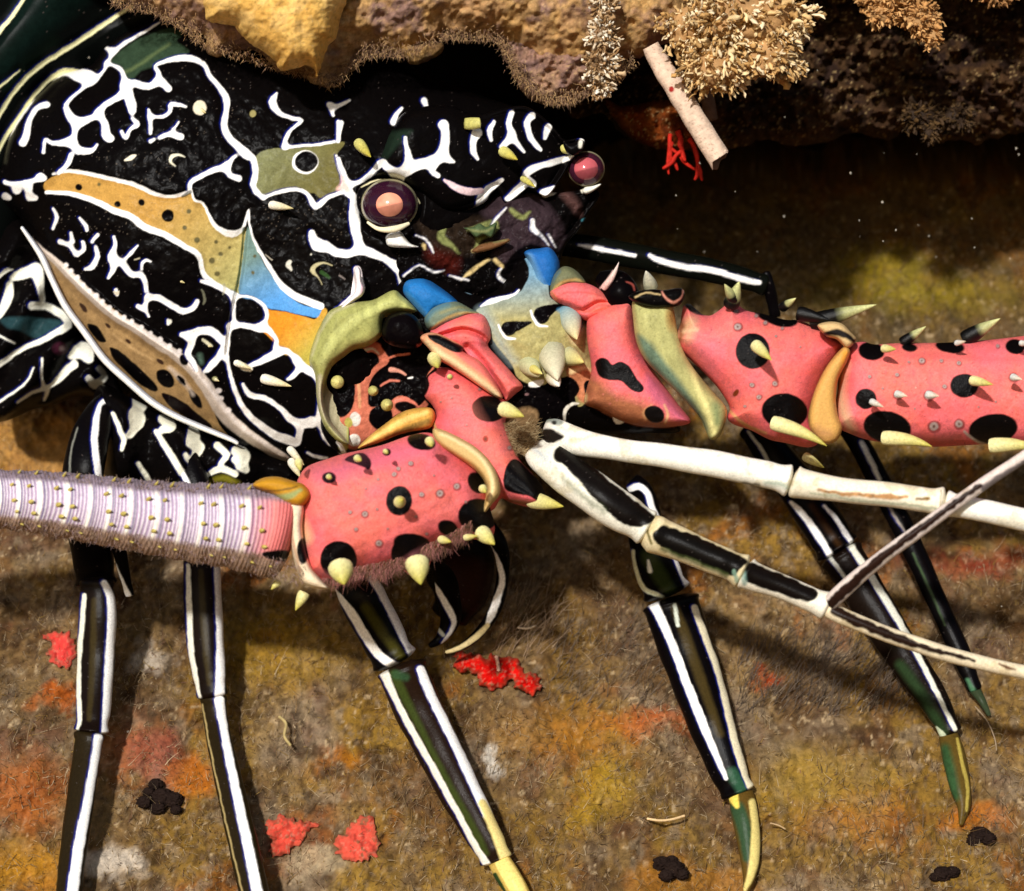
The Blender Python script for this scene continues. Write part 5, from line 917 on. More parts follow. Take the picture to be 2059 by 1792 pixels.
# curled mouth limbs
leg([([(860, 1090, 1.5, 40), (895, 1140, 1.5, 54), (905, 1200, 1.3, 52), (905, 1250, 1.2, 40), (885, 1285, 1.2, 22), (862, 1300, 1.3, 8)], [WS('H', [(1730, 120, 14), (1780, 200, 22), (1830, 290, 24), (1830, 330, 16), (1790, 390, 14)]), WS('H', [(1680, 160, 8), (1720, 270, 14), (1790, 360, 14)], (180, 180, 165))], BK)], [], 'curled mouth limb with a hooked striped tip')
leg([([(960, 1040, 1.6, 40), (1002, 1090, 1.6, 34), (1012, 1150, 1.5, 26), (998, 1220, 1.4, 26), (968, 1268, 1.3, 22), (930, 1300, 1.3, 16), (895, 1312, 1.4, 6)], [S('H', WH, [(1970, -10, 14), (2010, 60, 20), (2030, 130, 22), (2010, 210, 30), (1985, 280, 30), (1970, 310, 16)]), S('H', (200, 180, 130), [(1970, 320, 20), (1920, 370, 24), (1860, 410, 18), (1790, 435, 12)]), S('H', (40, 60, 30), [(1880, 330, 20), (1840, 400, 14)], w=5)], BK)], [], 'long hooked mouth limb with a white outer edge')
leg([([(880, 1060, 1.3, 150), (920, 1120, 1.2, 150), (925, 1190, 1.0, 120), (900, 1250, .9, 60)], [PG('H', (40, 18, 12), [(1800, 40), (1960, 60), (1990, 160), (1900, 260), (1800, 200)], w=20, a=.8)], (10, 6, 5))], [], 'dark base of the mouth limbs')

# ------------------------------------------------------------------ antennae
PINK = (222, 84, 84)
def pinkbase(x0, y0, x1, y1):
    def f(PX, s, ph, L):
        a = fbm(PX[:, 0]/30, PX[:, 1]/30, 4, 111)[:, None]; b = fbm(PX[:, 0]/5, PX[:, 1]/5, 3, 112)[:, None]
        C = lin((234, 98, 90))*(1-a)+lin((230, 112, 124))*a; t = sstep(.25, .75, fbm(PX[:, 0]/60, PX[:, 1]/60, 2, 113))[:, None]
        C = C*(1-t*.4)+lin((238, 126, 98))*t*.4
        f_ = sstep(.74, .84, b)
        g_ = sstep(.60, .72, fbm(PX[:, 0]/11+7, PX[:, 1]/11, 3, 114))[:, None]; h_ = (vnoise(PX[:, 0]/2.6, PX[:, 1]/2.6, 115) > .955)[:, None]
        C = C*(1-g_*.35)+lin((196, 96, 104))*g_*.35; C = C*(1-h_*.6)+lin((120, 50, 46))*h_*.6
        return C*(.8+.4*b)*(1-f_*.3)
    return f
def spots(k, L, extra=()):
    out = []
    for x, y, rx, ry, rot in L: out += [EL(k, BK, x, y, rx, ry, rot, w=2.2)]
    return out
def dots(k, L):
    out = []
    for x, y, r in L: out += [EL(k, (120, 52, 50), x+2, y+3, r*.95, r*.9, w=3, a=.8), EL(k, (168, 146, 140), x, y, r*.62, r*.58, w=2.4), EL(k, (110, 84, 74), x, y, r*.2, w=1.5)]
    return out
# ---- left antenna
LA = empty('antenna', W1(900, 620, 2.8), label='left antenna with pink base segments and ringed lilac whip'); LA.parent = LOB; LA.location = Vector(W1(900, 620, 2.8))-Vector(ORG['spiny_lobster'])
def PP(k, pts, dep, H, R, layers=(), base=None, back=1.0, g=1.55, extra=None, tilt=(0, 0), relief=.03):
    pl_ = catmull(cr(k, pts), 5, True); c0 = pl_.mean(0)
    return pillow(pl_, lambda P: dep+tilt[0]*(P[:, 0]-c0[0])/100+tilt[1]*(P[:, 1]-c0[1])/100, H, R, g=g, back=back, base=base or BK, colf=None if base else (lambda P, d: PBASE(P, None, None, None)), layers=layers, extra=extra, relief=relief, veinrel=0, amp=.9)
PBASE = pinkbase(0, 0, 0, 0)
segs = []
segs.append(PP('F', [(425, 200), (445, 150), (510, 132), (575, 145), (630, 178), (690, 220), (745, 275), (700, 300), (620, 320), (570, 370), (530, 345), (480, 290), (440, 240)], 2.7, .5, 36, base=(34, 110, 176), layers=[S('F', (92, 156, 206), [(445, 230, 20), (490, 280, 26), (545, 335, 20)], w=12, a=.9), S('F', (20, 70, 126), [(560, 150, 10), (660, 205, 16), (730, 262, 10)], w=12), S('F', (24, 84, 150), [(480, 210, 4), (540, 280, 5)], w=4, a=.6)]))
segs.append(PP('F', [(548, 355), (590, 300), (660, 268), (730, 265), (800, 300), (860, 335), (800, 350), (740, 380), (660, 410), (600, 430), (560, 412)], 2.9, .5, 30, base=(108, 122, 104), layers=[S('F', (86, 124, 136), [(560, 370, 16), (600, 312, 24), (680, 280, 22)], w=10), S('F', (172, 146, 88), [(580, 425, 8), (650, 372, 12), (740, 332, 14), (850, 332, 12)], w=5), S('F', (136, 132, 90), [(640, 330, 10), (740, 296, 12), (800, 306, 8)], w=6)]))
segs.append(PP('F', [(580, 440), (610, 415), (670, 375), (750, 342), (830, 328), (885, 345), (915, 400), (922, 470), (908, 515), (960, 575), (1020, 640), (1062, 690), (1105, 745), (1060, 790), (1010, 830), (990, 800), (950, 740), (890, 690), (840, 640), (760, 560), (650, 500)], 3.0, .65, 44, layers=[S('F', (238, 126, 108), [(700, 400, 30), (800, 375, 30), (880, 400, 20)], w=12, a=.6), S('F', (190, 54, 58), [(620, 462, 6), (700, 432, 9), (780, 425, 9), (860, 460, 9), (905, 505, 7)], w=5, a=.85), S('F', (196, 60, 66), [(760, 500, 5), (850, 500, 8), (900, 520, 6)], w=5, a=.7), S('F', (186, 44, 62), [(840, 560, 6), (900, 640, 10), (950, 720, 8), (1000, 800, 6)], w=6, a=.7), S('F', (228, 140, 160), [(800, 560, 16), (880, 650, 20), (950, 740, 14)], w=10, a=.6), S('F', (240, 110, 116), [(930, 560, 14), (1000, 650, 16), (1060, 730, 12)], w=10, a=.6)],
     extra=lambda P, d: -.20*np.exp(-(sd_stroke(P, catmull(cr('F', [(640, 455, 4), (760, 425, 4), (860, 455, 4), (912, 505, 4)]), 4))/5)**2)-.16*np.exp(-(sd_stroke(P, catmull(cr('F', [(790, 520, 4), (870, 600, 4), (940, 700, 4), (1000, 800, 4)]), 4))/6)**2)))
# flange with black bar and cream rim
segs.append(pillow(catmull(cr('F', [(520, 470), (575, 440), (650, 455), (760, 515), (770, 550), (860, 600), (930, 690), (990, 800), (960, 810), (880, 760), (780, 690), (690, 630), (620, 590), (570, 530)]), 5, True), 3.5, .3, 14, g=1.5, back=.4,
     base=(222, 150, 110), layers=[PG('F', (226, 110, 100), [(700, 540), (780, 545), (880, 620), (960, 720), (1000, 800), (900, 700), (780, 610)], w=8), S('F', (228, 208, 160), [(560, 500, 30), (650, 570, 34), (760, 640, 30), (860, 720, 36), (950, 790, 30)], w=8, a=.9), PG('F', BK, [(572, 452), (640, 462), (755, 515), (765, 545), (720, 552), (640, 515), (580, 480)])], veinrel=0))
# segment 1
segs.append(PP('F', [(548, 800), (552, 740), (560, 690), (600, 650), (650, 636), (720, 648), (800, 695), (870, 745), (940, 795), (1005, 825), (1022, 880), (1005, 950), (1035, 1035), (1060, 1105), (1090, 1165), (1155, 1235), (1215, 1310), (1230, 1370), (1200, 1425), (1120, 1425), (1030, 1400), (980, 1380), (940, 1440), (880, 1450), (860, 1330), (780, 1230), (660, 1130), (600, 1020), (590, 950), (612, 900), (590, 850)], 3.35, .95, 66, tilt=(.05, .25),
     layers=[EL('F', BK, 912, 872, 96, 74, 8), PG('F', BK, [(1000, 1230), (1030, 1170), (1075, 1160), (1140, 1220), (1230, 1320), (1260, 1440), (1150, 1370), (1060, 1350), (1000, 1320)]), S('F', (150, 96, 70), [(1000, 1390, 20), (1100, 1400, 30), (1220, 1425, 30)], w=8), PG('F', BK, [(540, 560), (620, 640), (570, 690), (575, 740), (545, 800), (500, 740)])]+dots('F', [(690, 692, 20), (700, 810, 8), (770, 880, 7), (1028, 1092, 18), (785, 962, 8), (860, 760, 12), (640, 830, 7)])+[EL('F', (150, 30, 12), 893, 1042, 15, 19), EL('F', (60, 20, 10), 893, 1042, 7, 9), S('F', (206, 176, 104), [(598, 890, 12), (612, 990, 12), (720, 1060, 12), (840, 1130, 12), (930, 1230, 10)], w=4), S('F', (238, 140, 120), [(760, 760, 40), (850, 950, 40), (960, 1120, 40)], w=40, a=.35), S('F', (170, 70, 96), [(620, 930, 30), (740, 1030, 30), (860, 1100, 30)], w=24, a=.4)]
       +[S('F', (168, 52, 52), [(590+i*11, 690+i*23, 3), (640+i*11, 668+i*24, 4), (700+i*10, 672+i*25, 3)], w=4, a=.35) for i in range(8)]))
# arthrodial crescent
segs.append(pillow(catmull(cr('F', [(598, 985), (650, 990), (740, 1030), (840, 1090), (920, 1170), (965, 1260), (975, 1350), (930, 1410), (890, 1460), (880, 1430), (900, 1330), (870, 1260), (810, 1200), (720, 1140), (640, 1090), (600, 1040)]), 5, True), 4.55, .35, 13, g=1.4, back=.5,
     base=(206, 172, 112), layers=[S('F', (170, 130, 66), [(610, 1050, 10), (720, 1130, 12), (850, 1210, 14), (890, 1300, 12), (895, 1420, 8)], w=6, a=.8), S('F', (238, 214, 160), [(640, 1010, 14), (780, 1080, 18), (890, 1170, 22), (935, 1290, 22), (920, 1380, 14)], w=6, a=.9)], veinrel=0))
# segment 2, the big one
def seg2rad(s, ph, L): return 1+.012*np.sin(ph*9)+.05*np.sin(s/L*3.1)
L2 = spots('F', [(530, 1058, 82, 46, 12), (405, 1392, 74, 84, 8), (845, 1290, 50, 64, -30), (850, 1475, 112, 96, 0), (680, 1545, 58, 44, 20), (8, 1262, 40, 32, 0), (480, 1640, 110, 62, 10)]) \
     + [PG('F', BK, [(95, 1160), (140, 1130), (200, 1120), (245, 1165), (235, 1215), (200, 1200), (160, 1185)]), EL('F', BK, 335, 1118, 24, 20), EL('D', BK, 681, 1126, 37, 38), EL('D', BK, 828, 1112, 42, 36), S('D', WH, [(612, 1165, 10), (640, 1172, 16), (660, 1176, 6)])] \
     + dots('F', [(635, 1350, 30), (730, 1310, 26), (530, 1356, 20), (470, 1180, 20), (400, 1210, 17), (375, 1242, 19), (285, 1270, 11), (210, 1466, 25), (125, 1456, 17), (280, 1440, 10), (160, 1552, 16), (215, 1322, 8), (290, 1632, 26), (600, 1247, 8), (780, 1396, 10), (340, 1550, 8), (500, 1480, 9), (560, 1580, 12)]) \
     + [S('E', (232, 196, 150), [(1640, 1400, 40), (1690, 1500, 60), (1730, 1600, 60)], w=22, a=.9), S('D', (150, 92, 96), [(640, 1150, 14), (700, 1166, 14), (780, 1150, 20), (860, 1100, 14)], w=10, a=.6), S('E', (120, 60, 80), [(1760, 1200, 60), (1900, 1180, 60), (2059, 1130, 50)], w=60, a=.3)]
W2 = [S('F', (140, 78, 92), [(60+i*26, 1180+i*3-30*math.sin(i), 3), (75+i*26, 1225, 5), (98+i*26, 1265, 3)], w=4, a=.3) for i in range(22)]
W2 += [S('D', (208, 104, 132), [(640, 955, 30), (760, 925, 30), (860, 895, 24)], w=30, a=.55), S('D', (240, 128, 110), [(700, 1060, 60), (860, 1010, 60)], w=60, a=.35)]
L2 = W2+L2
segs.append(PP('D', [(600, 962), (618, 938), (661, 922), (694, 912), (765, 896), (819, 877), (858, 870), (885, 880), (912, 905), (950, 935), (972, 962), (982, 1010), (995, 1060), (985, 1082), (955, 1085), (930, 1078), (905, 1096), (875, 1104), (862, 1140), (835, 1162), (800, 1142), (760, 1150), (718, 1150), (700, 1172), (668, 1178), (635, 1168), (612, 1150), (600, 1100), (594, 1040), (594, 990)], 4.35, 1.25, 118, layers=L2, back=1.4, tilt=(-.12, 0), extra=lambda P, d: .003*np.sin((P[:, 0]*.5+P[:, 1])/4.5)))
segs.append(PP('D', [(576, 1000), (590, 985), (606, 990), (612, 1020), (608, 1060), (614, 1100), (626, 1140), (650, 1170), (660, 1184), (630, 1182), (606, 1168), (592, 1130), (580, 1080), (574, 1040)], 5.15, .35, 12, base=(236, 214, 180), layers=[EL('D', BK, 609, 1108, 12, 26), S('D', (176, 180, 170), [(586, 990, 6), (600, 1030, 6), (602, 1080, 5)], w=6, a=.6), S('D', (200, 160, 60), [(598, 992, 8), (590, 1006, 8)], w=4), S('D', (190, 150, 120), [(584, 1030, 3), (590, 1090, 4), (604, 1150, 4)], w=4)]))
# bumps at the root of the whip
segs.append(pillow(catmull(cr('E', [(1430, 1310), (1480, 1265), (1570, 1255), (1660, 1280), (1720, 1300), (1760, 1350), (1740, 1400), (1690, 1430), (1610, 1410), (1540, 1360)]), 5, True), 5.2, .45, 16, g=1.4, back=.7, base=(188, 134, 34), layers=[S('E', (150, 156, 96), [(1520, 1360, 20), (1620, 1370, 40), (1700, 1330, 20)], w=6), S('E', (90, 70, 30), [(1500, 1335, 6), (1600, 1330, 8), (1680, 1310, 8)], w=4), S('E', (216, 214, 190), [(1560, 1390, 8), (1640, 1410, 12)], w=4)], veinrel=0))
V, F, C = join(segs)
mk('antenna_base', V, F, M_PINK, LA, col=C)
# whip
WP = [(592, 1080, 4.85, 196), (540, 1068, 4.85, 186), (470, 1058, 4.85, 172), (400, 1052, 4.85, 162), (300, 1040, 4.85, 148), (200, 1026, 4.85, 138), (100, 1012, 4.85, 128), (0, 1004, 4.9, 118), (-120, 1000, 4.9, 110), (-260, 1010, 4.9, 100)]
def ringphase(s):
    # rings widen and narrow irregularly: strong ring every ~46, fine rings between
    return s+6*np.sin(s/31)
def wrad(s, ph, L):
    q = ringphase(s); q = q-13*np.cos(ph)**2; return 1+.022*np.cos(q/46*2*np.pi)+.012*np.cos(q/7.6*2*np.pi)
def wcol(PX, s, ph, L):
    q = ringphase(s)-13*np.cos(ph)**2; a = sstep(30, 120, s)
    f = .5+.5*np.cos(q/7.6*2*np.pi); w_ = sstep(.2, .8, f)[:, None]
    C = lin((168, 144, 172))*(1-w_)+lin((222, 210, 218))*w_
    m = (q % 46)/46; wide = (sstep(.0, .06, m)*(1-sstep(.16, .26, m)))[:, None]; C = C*(1-wide)+lin((244, 236, 224))*wide
    drk = (sstep(.90, .95, m)*(1-sstep(.96, 1.0, m)))[:, None]*.8; C = C*(1-drk)+lin((60, 62, 104))*drk
    C = C*(.8+.35*fbm(PX[:, 0]/6, PX[:, 1]/6, 3, 141)[:, None])
    pk = lin((222, 120, 116))*(.75+.3*w_); t = (1-a)[:, None]; C = C*(1-t)+pk*t
    # hairy brown back and belly
    c = np.cos(ph); top = sstep(-.55, -.75, c) if False else sstep(.62, .78, c); bot = sstep(.42, .62, -c)
    nn = fbm(PX[:, 0]/5, PX[:, 1]/3, 3, 121)[:, None]
    ct = lin((134, 118, 128))*(.5+1.0*nn); cb = lin((156, 128, 108))*(.4+1.2*nn)
    up, dn = (top, bot)
    return C, ct, cb, up[:, None], dn[:, None]
def wcolf(PX, s, ph, L):
    C, ct, cb, top, bot = wcol(PX, s, ph, L)
    # N points down the picture for a leftward path when cos>0 is up; decide by position
    mid = np.interp(-PX[:, 0], [-p[0] for p in WP], [p[1] for p in WP]); hw = np.interp(-PX[:, 0], [-p[0] for p in WP], [p[3]/2 for p in WP])
    v = (PX[:, 1]-mid)/hw; front = np.sin(ph) > -2
    t = sstep(-.60, -.78, v)[:, None]; b = sstep(.46, .66, v+.06*(nz_(PX)-.5))[:, None]
    C = C*(1-t)+ct*t; return C*(1-b)+cb*b
def nz_(PX): return fbm(PX[:, 0]/9, PX[:, 1]/9, 3, 131)
V, F, C = tube(WP, wcolf, nr=72, radf=wrad, step=1.5, layers=[PG('D', BK, [(528, 1112), (560, 1106), (592, 1112), (596, 1132), (560, 1128), (535, 1122)])])
WHIP = mk('flagellum', V, F, M_PINK, LA, col=C)
# beads on the whip
bd = []
for row, (v, sz) in enumerate(((-.46, 9), (.02, 11), (.36, 10), (-.86, 7), (.74, 6))):
    for i in range(13):
        x = 520-i*47+(17 if i % 2 else 0)+row*5-6*math.sin(i*1.7)
        mid = np.interp(-x, [-p[0] for p in WP], [p[1] for p in WP]); hw = np.interp(-x, [-p[0] for p in WP], [p[3]/2 for p in WP])
        y = mid+v*hw; d = 4.85+hw/100*math.sqrt(1-v*v)-.02
        bd.append((x, y, d, sz, v))
for x, y, d, sz, v in bd:
    tx, ty = x+7, y-3+v*9
    V, F, C = spine(x, y, d-.03, tx, ty, d+.14, sz, ((166, 146, 52), (206, 190, 110)), nr=10)
    mk('bead', V, F, M_SPINE, WHIP, col=C, origin=V[0])
# hair under the whip and the big segment
n = 2600; t = rng.uniform(0, 1, n); x = -40+650*t; side = rng.random(n)
mid = np.interp(-x, [-p[0] for p in WP], [p[1] for p in WP]); hw = np.interp(-x, [-p[0] for p in WP], [p[3]/2 for p in WP])
v = np.where(side < .78, rng.uniform(.5, 1.0, n), rng.uniform(-1.0, -.72, n)); y = mid+v*hw; d = 4.85+hw/100*np.sqrt(np.clip(1-v*v, 0, 1))
pts = world_pt(x, y, d); dr = np.stack([rng.normal(.15, .4, n), -.5+rng.normal(0, .3, n), -np.sign(v)*.8+rng.normal(0, .3, n)], 1)
c = lin(np.array([(150, 124, 104), (170, 146, 126), (124, 98, 84), (176, 150, 150)]))[rng.integers(0, 4, n)]
fibres('bristles', pts, dr, rng.uniform(.03, .09, n), np.full(n, .006), c, M_FIBRE, LA)
n = 1500; x = rng.uniform(650, 950, n); y = np.interp(x, [640, 700, 800, 900, 950], [1172, 1168, 1146, 1100, 1070])-rng.uniform(0, 26, n)
pts = world_pt(x, y, np.full(n, 5.05)-.25*0); dr = np.stack([rng.normal(-.2, .35, n), -.2+rng.normal(0, .3, n), -1+rng.normal(0, .2, n)], 1)
fibres('bristles', pts, dr, rng.uniform(.08, .24, n), np.full(n, .007), lin(np.array([(176, 116, 110), (140, 100, 84), (110, 80, 60)]))[rng.integers(0, 3, n)], M_FIBRE, LA)
YG = ((226, 218, 160), (178, 166, 60))
for a in [('F', 990, 870, 1112, 916, 92, 4.9, 5.3), ('F', 1150, 1385, 1335, 1425, 104, 4.0, 4.6), ('F', 870, 1570, 945, 1640, 96, 5.2, 5.6), ('D', 684, 1138, 692, 1176, 52, 6.0, 6.3), ('D', 838, 1128, 846, 1176, 50, 5.9, 6.2), ('F', 575, 1050, 590, 1085, 56, 5.7, 5.9), ('F', 405, 1400, 425, 1385, 70, 6.05, 6.3),
          ('F', 165, 1150, 190, 1165, 44, 5.9, 6.1), ('F', 325, 1110, 340, 1125, 30, 5.8, 5.95), ('F', 875, 1320, 895, 1345, 50, 5.2, 5.4), ('D', 612, 1192, 594, 1228, 26, 4.7, 4.8), ('D', 560, 1170, 545, 1186, 16, 4.7, 4.8), ('F', 600, 580, 625, 640, 84, 3.6, 4.1), ('F', 640, 1610, 700, 1625, 50, 5.2, 5.5), ('F', 780, 1600, 850, 1590, 40, 5.2, 5.5), ('F', 690, 690, 700, 694, 34, 4.2, 4.32), ('F', 5, 1255, 20, 1265, 34, 5.7, 5.85), ('D', 600, 928, 604, 946, 18, 5.4, 5.6)]:
    thorn(LA, *a, cols=YG)
for a in [('F', 55, 720, 62, 724, 84, 3.0, 3.12), ('F', 255, 770, 275, 772, 64, 3.2, 3.5), ('F', 335, 850, 345, 852, 76, 3.3, 3.6)]: thorn(LOB, *a, cols=((176, 170, 96), (206, 196, 120)))

# ---- right antenna
RA = empty('antenna', W1(1110, 540, 2.8), label='right antenna with pink segments and black spots, reaching right'); RA.parent = LOB; RA.location = Vector(W1(1110, 540, 2.8))-Vector(ORG['spiny_lobster'])
segs = []
segs.append(PP('J', [(1322, 290), (1340, 270), (1400, 262), (1462, 258), (1505, 310), (1515, 370), (1500, 440), (1470, 500), (1420, 490), (1378, 440), (1362, 380), (1345, 330)], 2.5, .45, 26, base=(32, 98, 168), layers=[S('J', (104, 152, 190), [(1350, 310, 30), (1380, 390, 40), (1420, 470, 40)], w=14)]))
segs.append(PP('J', [(1460, 500), (1466, 450), (1490, 395), (1540, 358), (1600, 378), (1655, 440), (1640, 462), (1560, 470), (1500, 510), (1475, 525)], 2.75, .45, 24, base=(108, 110, 80), layers=[S('J', (176, 148, 88), [(1470, 505, 10), (1520, 450, 14), (1600, 430, 14), (1650, 445, 10)], w=5), S('J', (78, 106, 112), [(1476, 440, 12), (1510, 385, 14)], w=8)]))
segs.append(PP('J', [(1462, 500), (1500, 462), (1580, 438), (1660, 450), (1725, 480), (1795, 540), (1812, 590), (1790, 640), (1720, 650), (1660, 655), (1600, 612), (1545, 575), (1485, 545)], 2.85, .5, 30, layers=[S('J', (186, 60, 56), [(1500, 520, 6), (1560, 500, 8), (1660, 500, 8), (1740, 520, 6)], w=5, a=.6), S('J', (196, 90, 60), [(1550, 570, 8), (1620, 600, 10), (1700, 600, 8), (1780, 580, 6)], w=6, a=.8), S('J', (206, 130, 70), [(1470, 500, 14), (1500, 540, 10)], w=6, a=.7)],
     extra=lambda P, d: -.15*np.exp(-(sd_stroke(P, catmull(cr('J', [(1560, 580, 4), (1640, 600, 4), (1720, 560, 4), (1790, 560, 4)]), 4))/5)**2)))
segs.append(PP('K', [(118, 440), (130, 385), (200, 345), (260, 325), (318, 330), (335, 460), (370, 560), (440, 660), (530, 780), (580, 850), (510, 872), (400, 875), (280, 850), (180, 800), (110, 770), (120, 700), (140, 620), (125, 520)], 3.0, .7, 46, tilt=(.05, 0),
     layers=[PG('K', (150, 96, 60), [(90, 640), (170, 660), (260, 730), (360, 760), (460, 830), (540, 900), (200, 900), (60, 760)], w=26, a=.9, mottle=.7), PG('K', (186, 92, 120), [(380, 640), (440, 680), (560, 840), (500, 830), (400, 740)], w=16, a=.75), S('K', (238, 110, 116), [(200, 420, 40), (240, 540, 40), (320, 640, 30)], w=30, a=.4),
             PG('F', BK, [(1515, 610), (1545, 584), (1580, 590), (1610, 620), (1655, 604), (1705, 630), (1750, 700), (1788, 750), (1770, 778), (1720, 765), (1660, 715), (1600, 710), (1540, 690), (1520, 650)]), S('F', (210, 160, 110), [(1800, 930, 12), (1785, 890, 10), (1830, 850, 8)], w=6, a=.7), EL('F', (14, 10, 10), 1848, 902, 58, 48, 20), S('F', (222, 176, 126), [(1905, 850, 6), (1925, 900, 12), (1910, 950, 10)], w=5), S('F', (208, 180, 124), [(1400, 700, 16), (1460, 800, 16), (1440, 860, 10)], w=6)]+[EL('F', (190, 110, 90), 1560+i*37, 790+(i*53) % 70, 6, w=2) for i in range(8)]))
LAp0 = spots('G', [(525, 545, 97, 102, 0), (705, 885, 130, 102, 5), (240, 250, 115, 92, 10), (650, 330, 140, 66, 22), (1000, 440, 60, 40, 10)])+dots('G', [(440, 407, 30), (430, 318, 19), (520, 736, 20), (650, 729, 22), (560, 804, 20), (480, 856, 12), (595, 385, 16), (690, 416, 12), (795, 520, 7), (545, 345, 14), (655, 460, 10)]) \
     + [EL('G', (120, 50, 24), 430, 782, 13, 24, 35), S('G', (214, 176, 130), [(120, 440, 60), (180, 380, 60), (160, 470, 40)], w=22, a=.9), S('G', (216, 170, 110), [(180, 640, 10), (260, 700, 12), (330, 790, 12), (390, 880, 16), (480, 960, 16), (600, 1010, 12)], w=5, a=.9), EL('G', (196, 110, 130), 230, 540, 50, 120, w=40, a=.4)]
segs.append(PP('K', [(500, 470), (530, 430), (548, 340), (580, 330), (612, 365), (665, 380), (715, 350), (760, 318), (830, 358), (900, 372), (1000, 398), (1060, 400), (1120, 425), (1180, 452), (1255, 505), (1235, 560), (1180, 640), (1140, 740), (1115, 840), (1150, 935), (1100, 965), (1000, 945), (930, 930), (850, 890), (770, 862), (742, 832), (752, 785), (700, 700), (625, 620), (560, 560), (520, 520)], 3.35, 1.1, 104, layers=LAp0+[S('K', (150, 92, 60), [(520, 380, 30), (540, 430, 30), (530, 500, 20)], w=10, mottle=.8), S('K', (226, 190, 150), [(550, 450, 14), (610, 440, 10)], w=8, a=.8)], back=1.4, tilt=(0, .05)))
segs.append(pillow(catmull(cr('G', [(1035, 525), (1075, 540), (1060, 600), (1010, 700), (995, 800), (1005, 900), (1030, 980), (1000, 1050), (930, 1070), (860, 1010), (838, 930), (852, 840), (890, 730), (950, 620)]), 5, True), 4.25, .3, 16, g=1.5, back=.9, base=(206, 156, 84),
     layers=[S('G', (226, 146, 50), [(1050, 560, 40), (1030, 650, 24), (1000, 740, 24), (990, 830, 12)], w=8, a=.8), S('G', (166, 128, 70), [(1030, 540, 5), (950, 620, 6), (890, 730, 7), (850, 850, 7), (842, 960, 6)], w=3), S('G', (150, 100, 70), [(890, 1000, 60), (960, 1020, 40)], w=20, a=.6), EL('G', (60, 46, 30), 1030, 780, 10, 30, 20)], veinrel=0))
LBp = spots('G', [(1195, 545, 74, 52, 10), (1412, 525, 44, 24, 5), (1640, 520, 84, 36, 8), (2010, 520, 56, 42, 10), (1165, 815, 60, 58, 0), (1722, 740, 80, 68, 0), (1285, 975, 136, 90, 10), (1885, 985, 140, 84, -8), (2250, 700, 70, 60, 0)])+dots('G', [(1185, 688, 16), (1340, 677, 17), (1345, 790, 32), (1520, 794, 36), (1610, 745, 19), (1480, 600, 25), (1590, 600, 15), (1690, 612, 18), (1998, 692, 32), (1550, 970, 40), (1690, 957, 34), (1408, 606, 10), (1260, 755, 9), (1440, 870, 7), (1900, 830, 8), (1800, 860, 7), (1910, 515, 14)]) \
     + [S('G', (224, 190, 150), [(1040, 620, 50), (1020, 760, 50), (1040, 900, 60), (1080, 980, 40)], w=20, a=.9), S('G', (214, 90, 92), [(1400, 570, 14), (1700, 580, 20), (2059, 600, 20)], w=14, a=.7), S('G', (150, 90, 60), [(1100, 1010, 30), (1500, 1050, 40), (1700, 1030, 40)], w=16, a=.5), S('G', (196, 190, 180), [(1720, 1000, 10), (1800, 1060, 14), (1900, 1085, 10)], w=4)]
segs.append(PP('K', [(1232, 620), (1252, 560), (1292, 508), (1345, 496), (1400, 508), (1500, 502), (1700, 500), (1900, 488), (2059, 470), (2300, 446), (2560, 440), (2600, 700), (2560, 975), (2300, 985), (2059, 975), (1940, 950), (1800, 955), (1640, 962), (1500, 950), (1370, 932), (1290, 905), (1228, 870), (1218, 800), (1232, 700)], 3.5, 1.1, 100, layers=sorted(LBp, key=lambda l: 0 if l['t'] == 's' and l.get('a', 1) < 1 and l.get('w', 0) > 10 else 1), back=1.4))
segs.append(pillow(catmull(cr('G', [(890, 400), (960, 378), (1030, 390), (1080, 440), (1110, 480), (1060, 530), (1000, 480), (940, 460)]), 5, True), 4.2, .3, 10, g=1.4, back=.8, base=(206, 172, 120), layers=[S('G', (20, 14, 12), [(930, 450, 20), (1000, 440, 40), (1060, 460, 30), (1100, 490, 20)], w=4)], veinrel=0))
V, F, C = join(segs); mk('antenna_base', V, F, M_PINK, RA, col=C)
for a in [('G', 540, 510, 632, 598, 74, 4.85, 5.3), ('G', 640, 950, 945, 1082, 92, 4.5, 5.1), ('G', 1265, 530, 1335, 535, 50, 4.7, 5.0), ('G', 1675, 500, 1730, 490, 34, 4.6, 4.8), ('G', 1195, 830, 1265, 862, 40, 4.75, 5.0), ('G', 1765, 710, 1885, 735, 60, 4.9, 5.3), ('G', 1265, 1035, 1540, 1085, 88, 4.5, 5.1), ('G', 1870, 1080, 2140, 1092, 92, 4.6, 5.1),
          ('G', 820, 1140, 930, 1205, 60, 3.2, 3.5), ('G', 2040, 500, 2100, 505, 36, 4.7, 4.9), ('G', 1335, 786, 1400, 800, 44, 4.85, 5.0), ('G', 1510, 790, 1580, 800, 48, 4.9, 5.05), ('G', 1990, 690, 2050, 706, 40, 4.95, 5.1)]:
    thorn(RA, *a, cols=YG if a[5] > 48 else ((196, 200, 196), (206, 180, 150)), bend=(4, -4) if a[5] > 80 else (0, 0))
for a in [('G', 400, 290, 450, 150, 100, 3.9, 4.2, .35), ('G', 850, 385, 1225, 282, 110, 3.6, 3.9, .5), ('G', 1370, 500, 1505, 405, 70, 3.7, 3.9, .5), ('G', 1720, 480, 1925, 360, 100, 3.7, 4.0, .5), ('G', 690, 300, 770, 245, 60, 3.6, 3.9, .45), ('G', 420, 260, 365, 165, 70, 4.0, 4.3, .4), ('G', 780, 330, 960, 370, 90, 3.7, 3.9, 2)]:
    thorn(RA, *a[:8], cols=((16, 12, 10), (206, 206, 140)), dark=a[8])
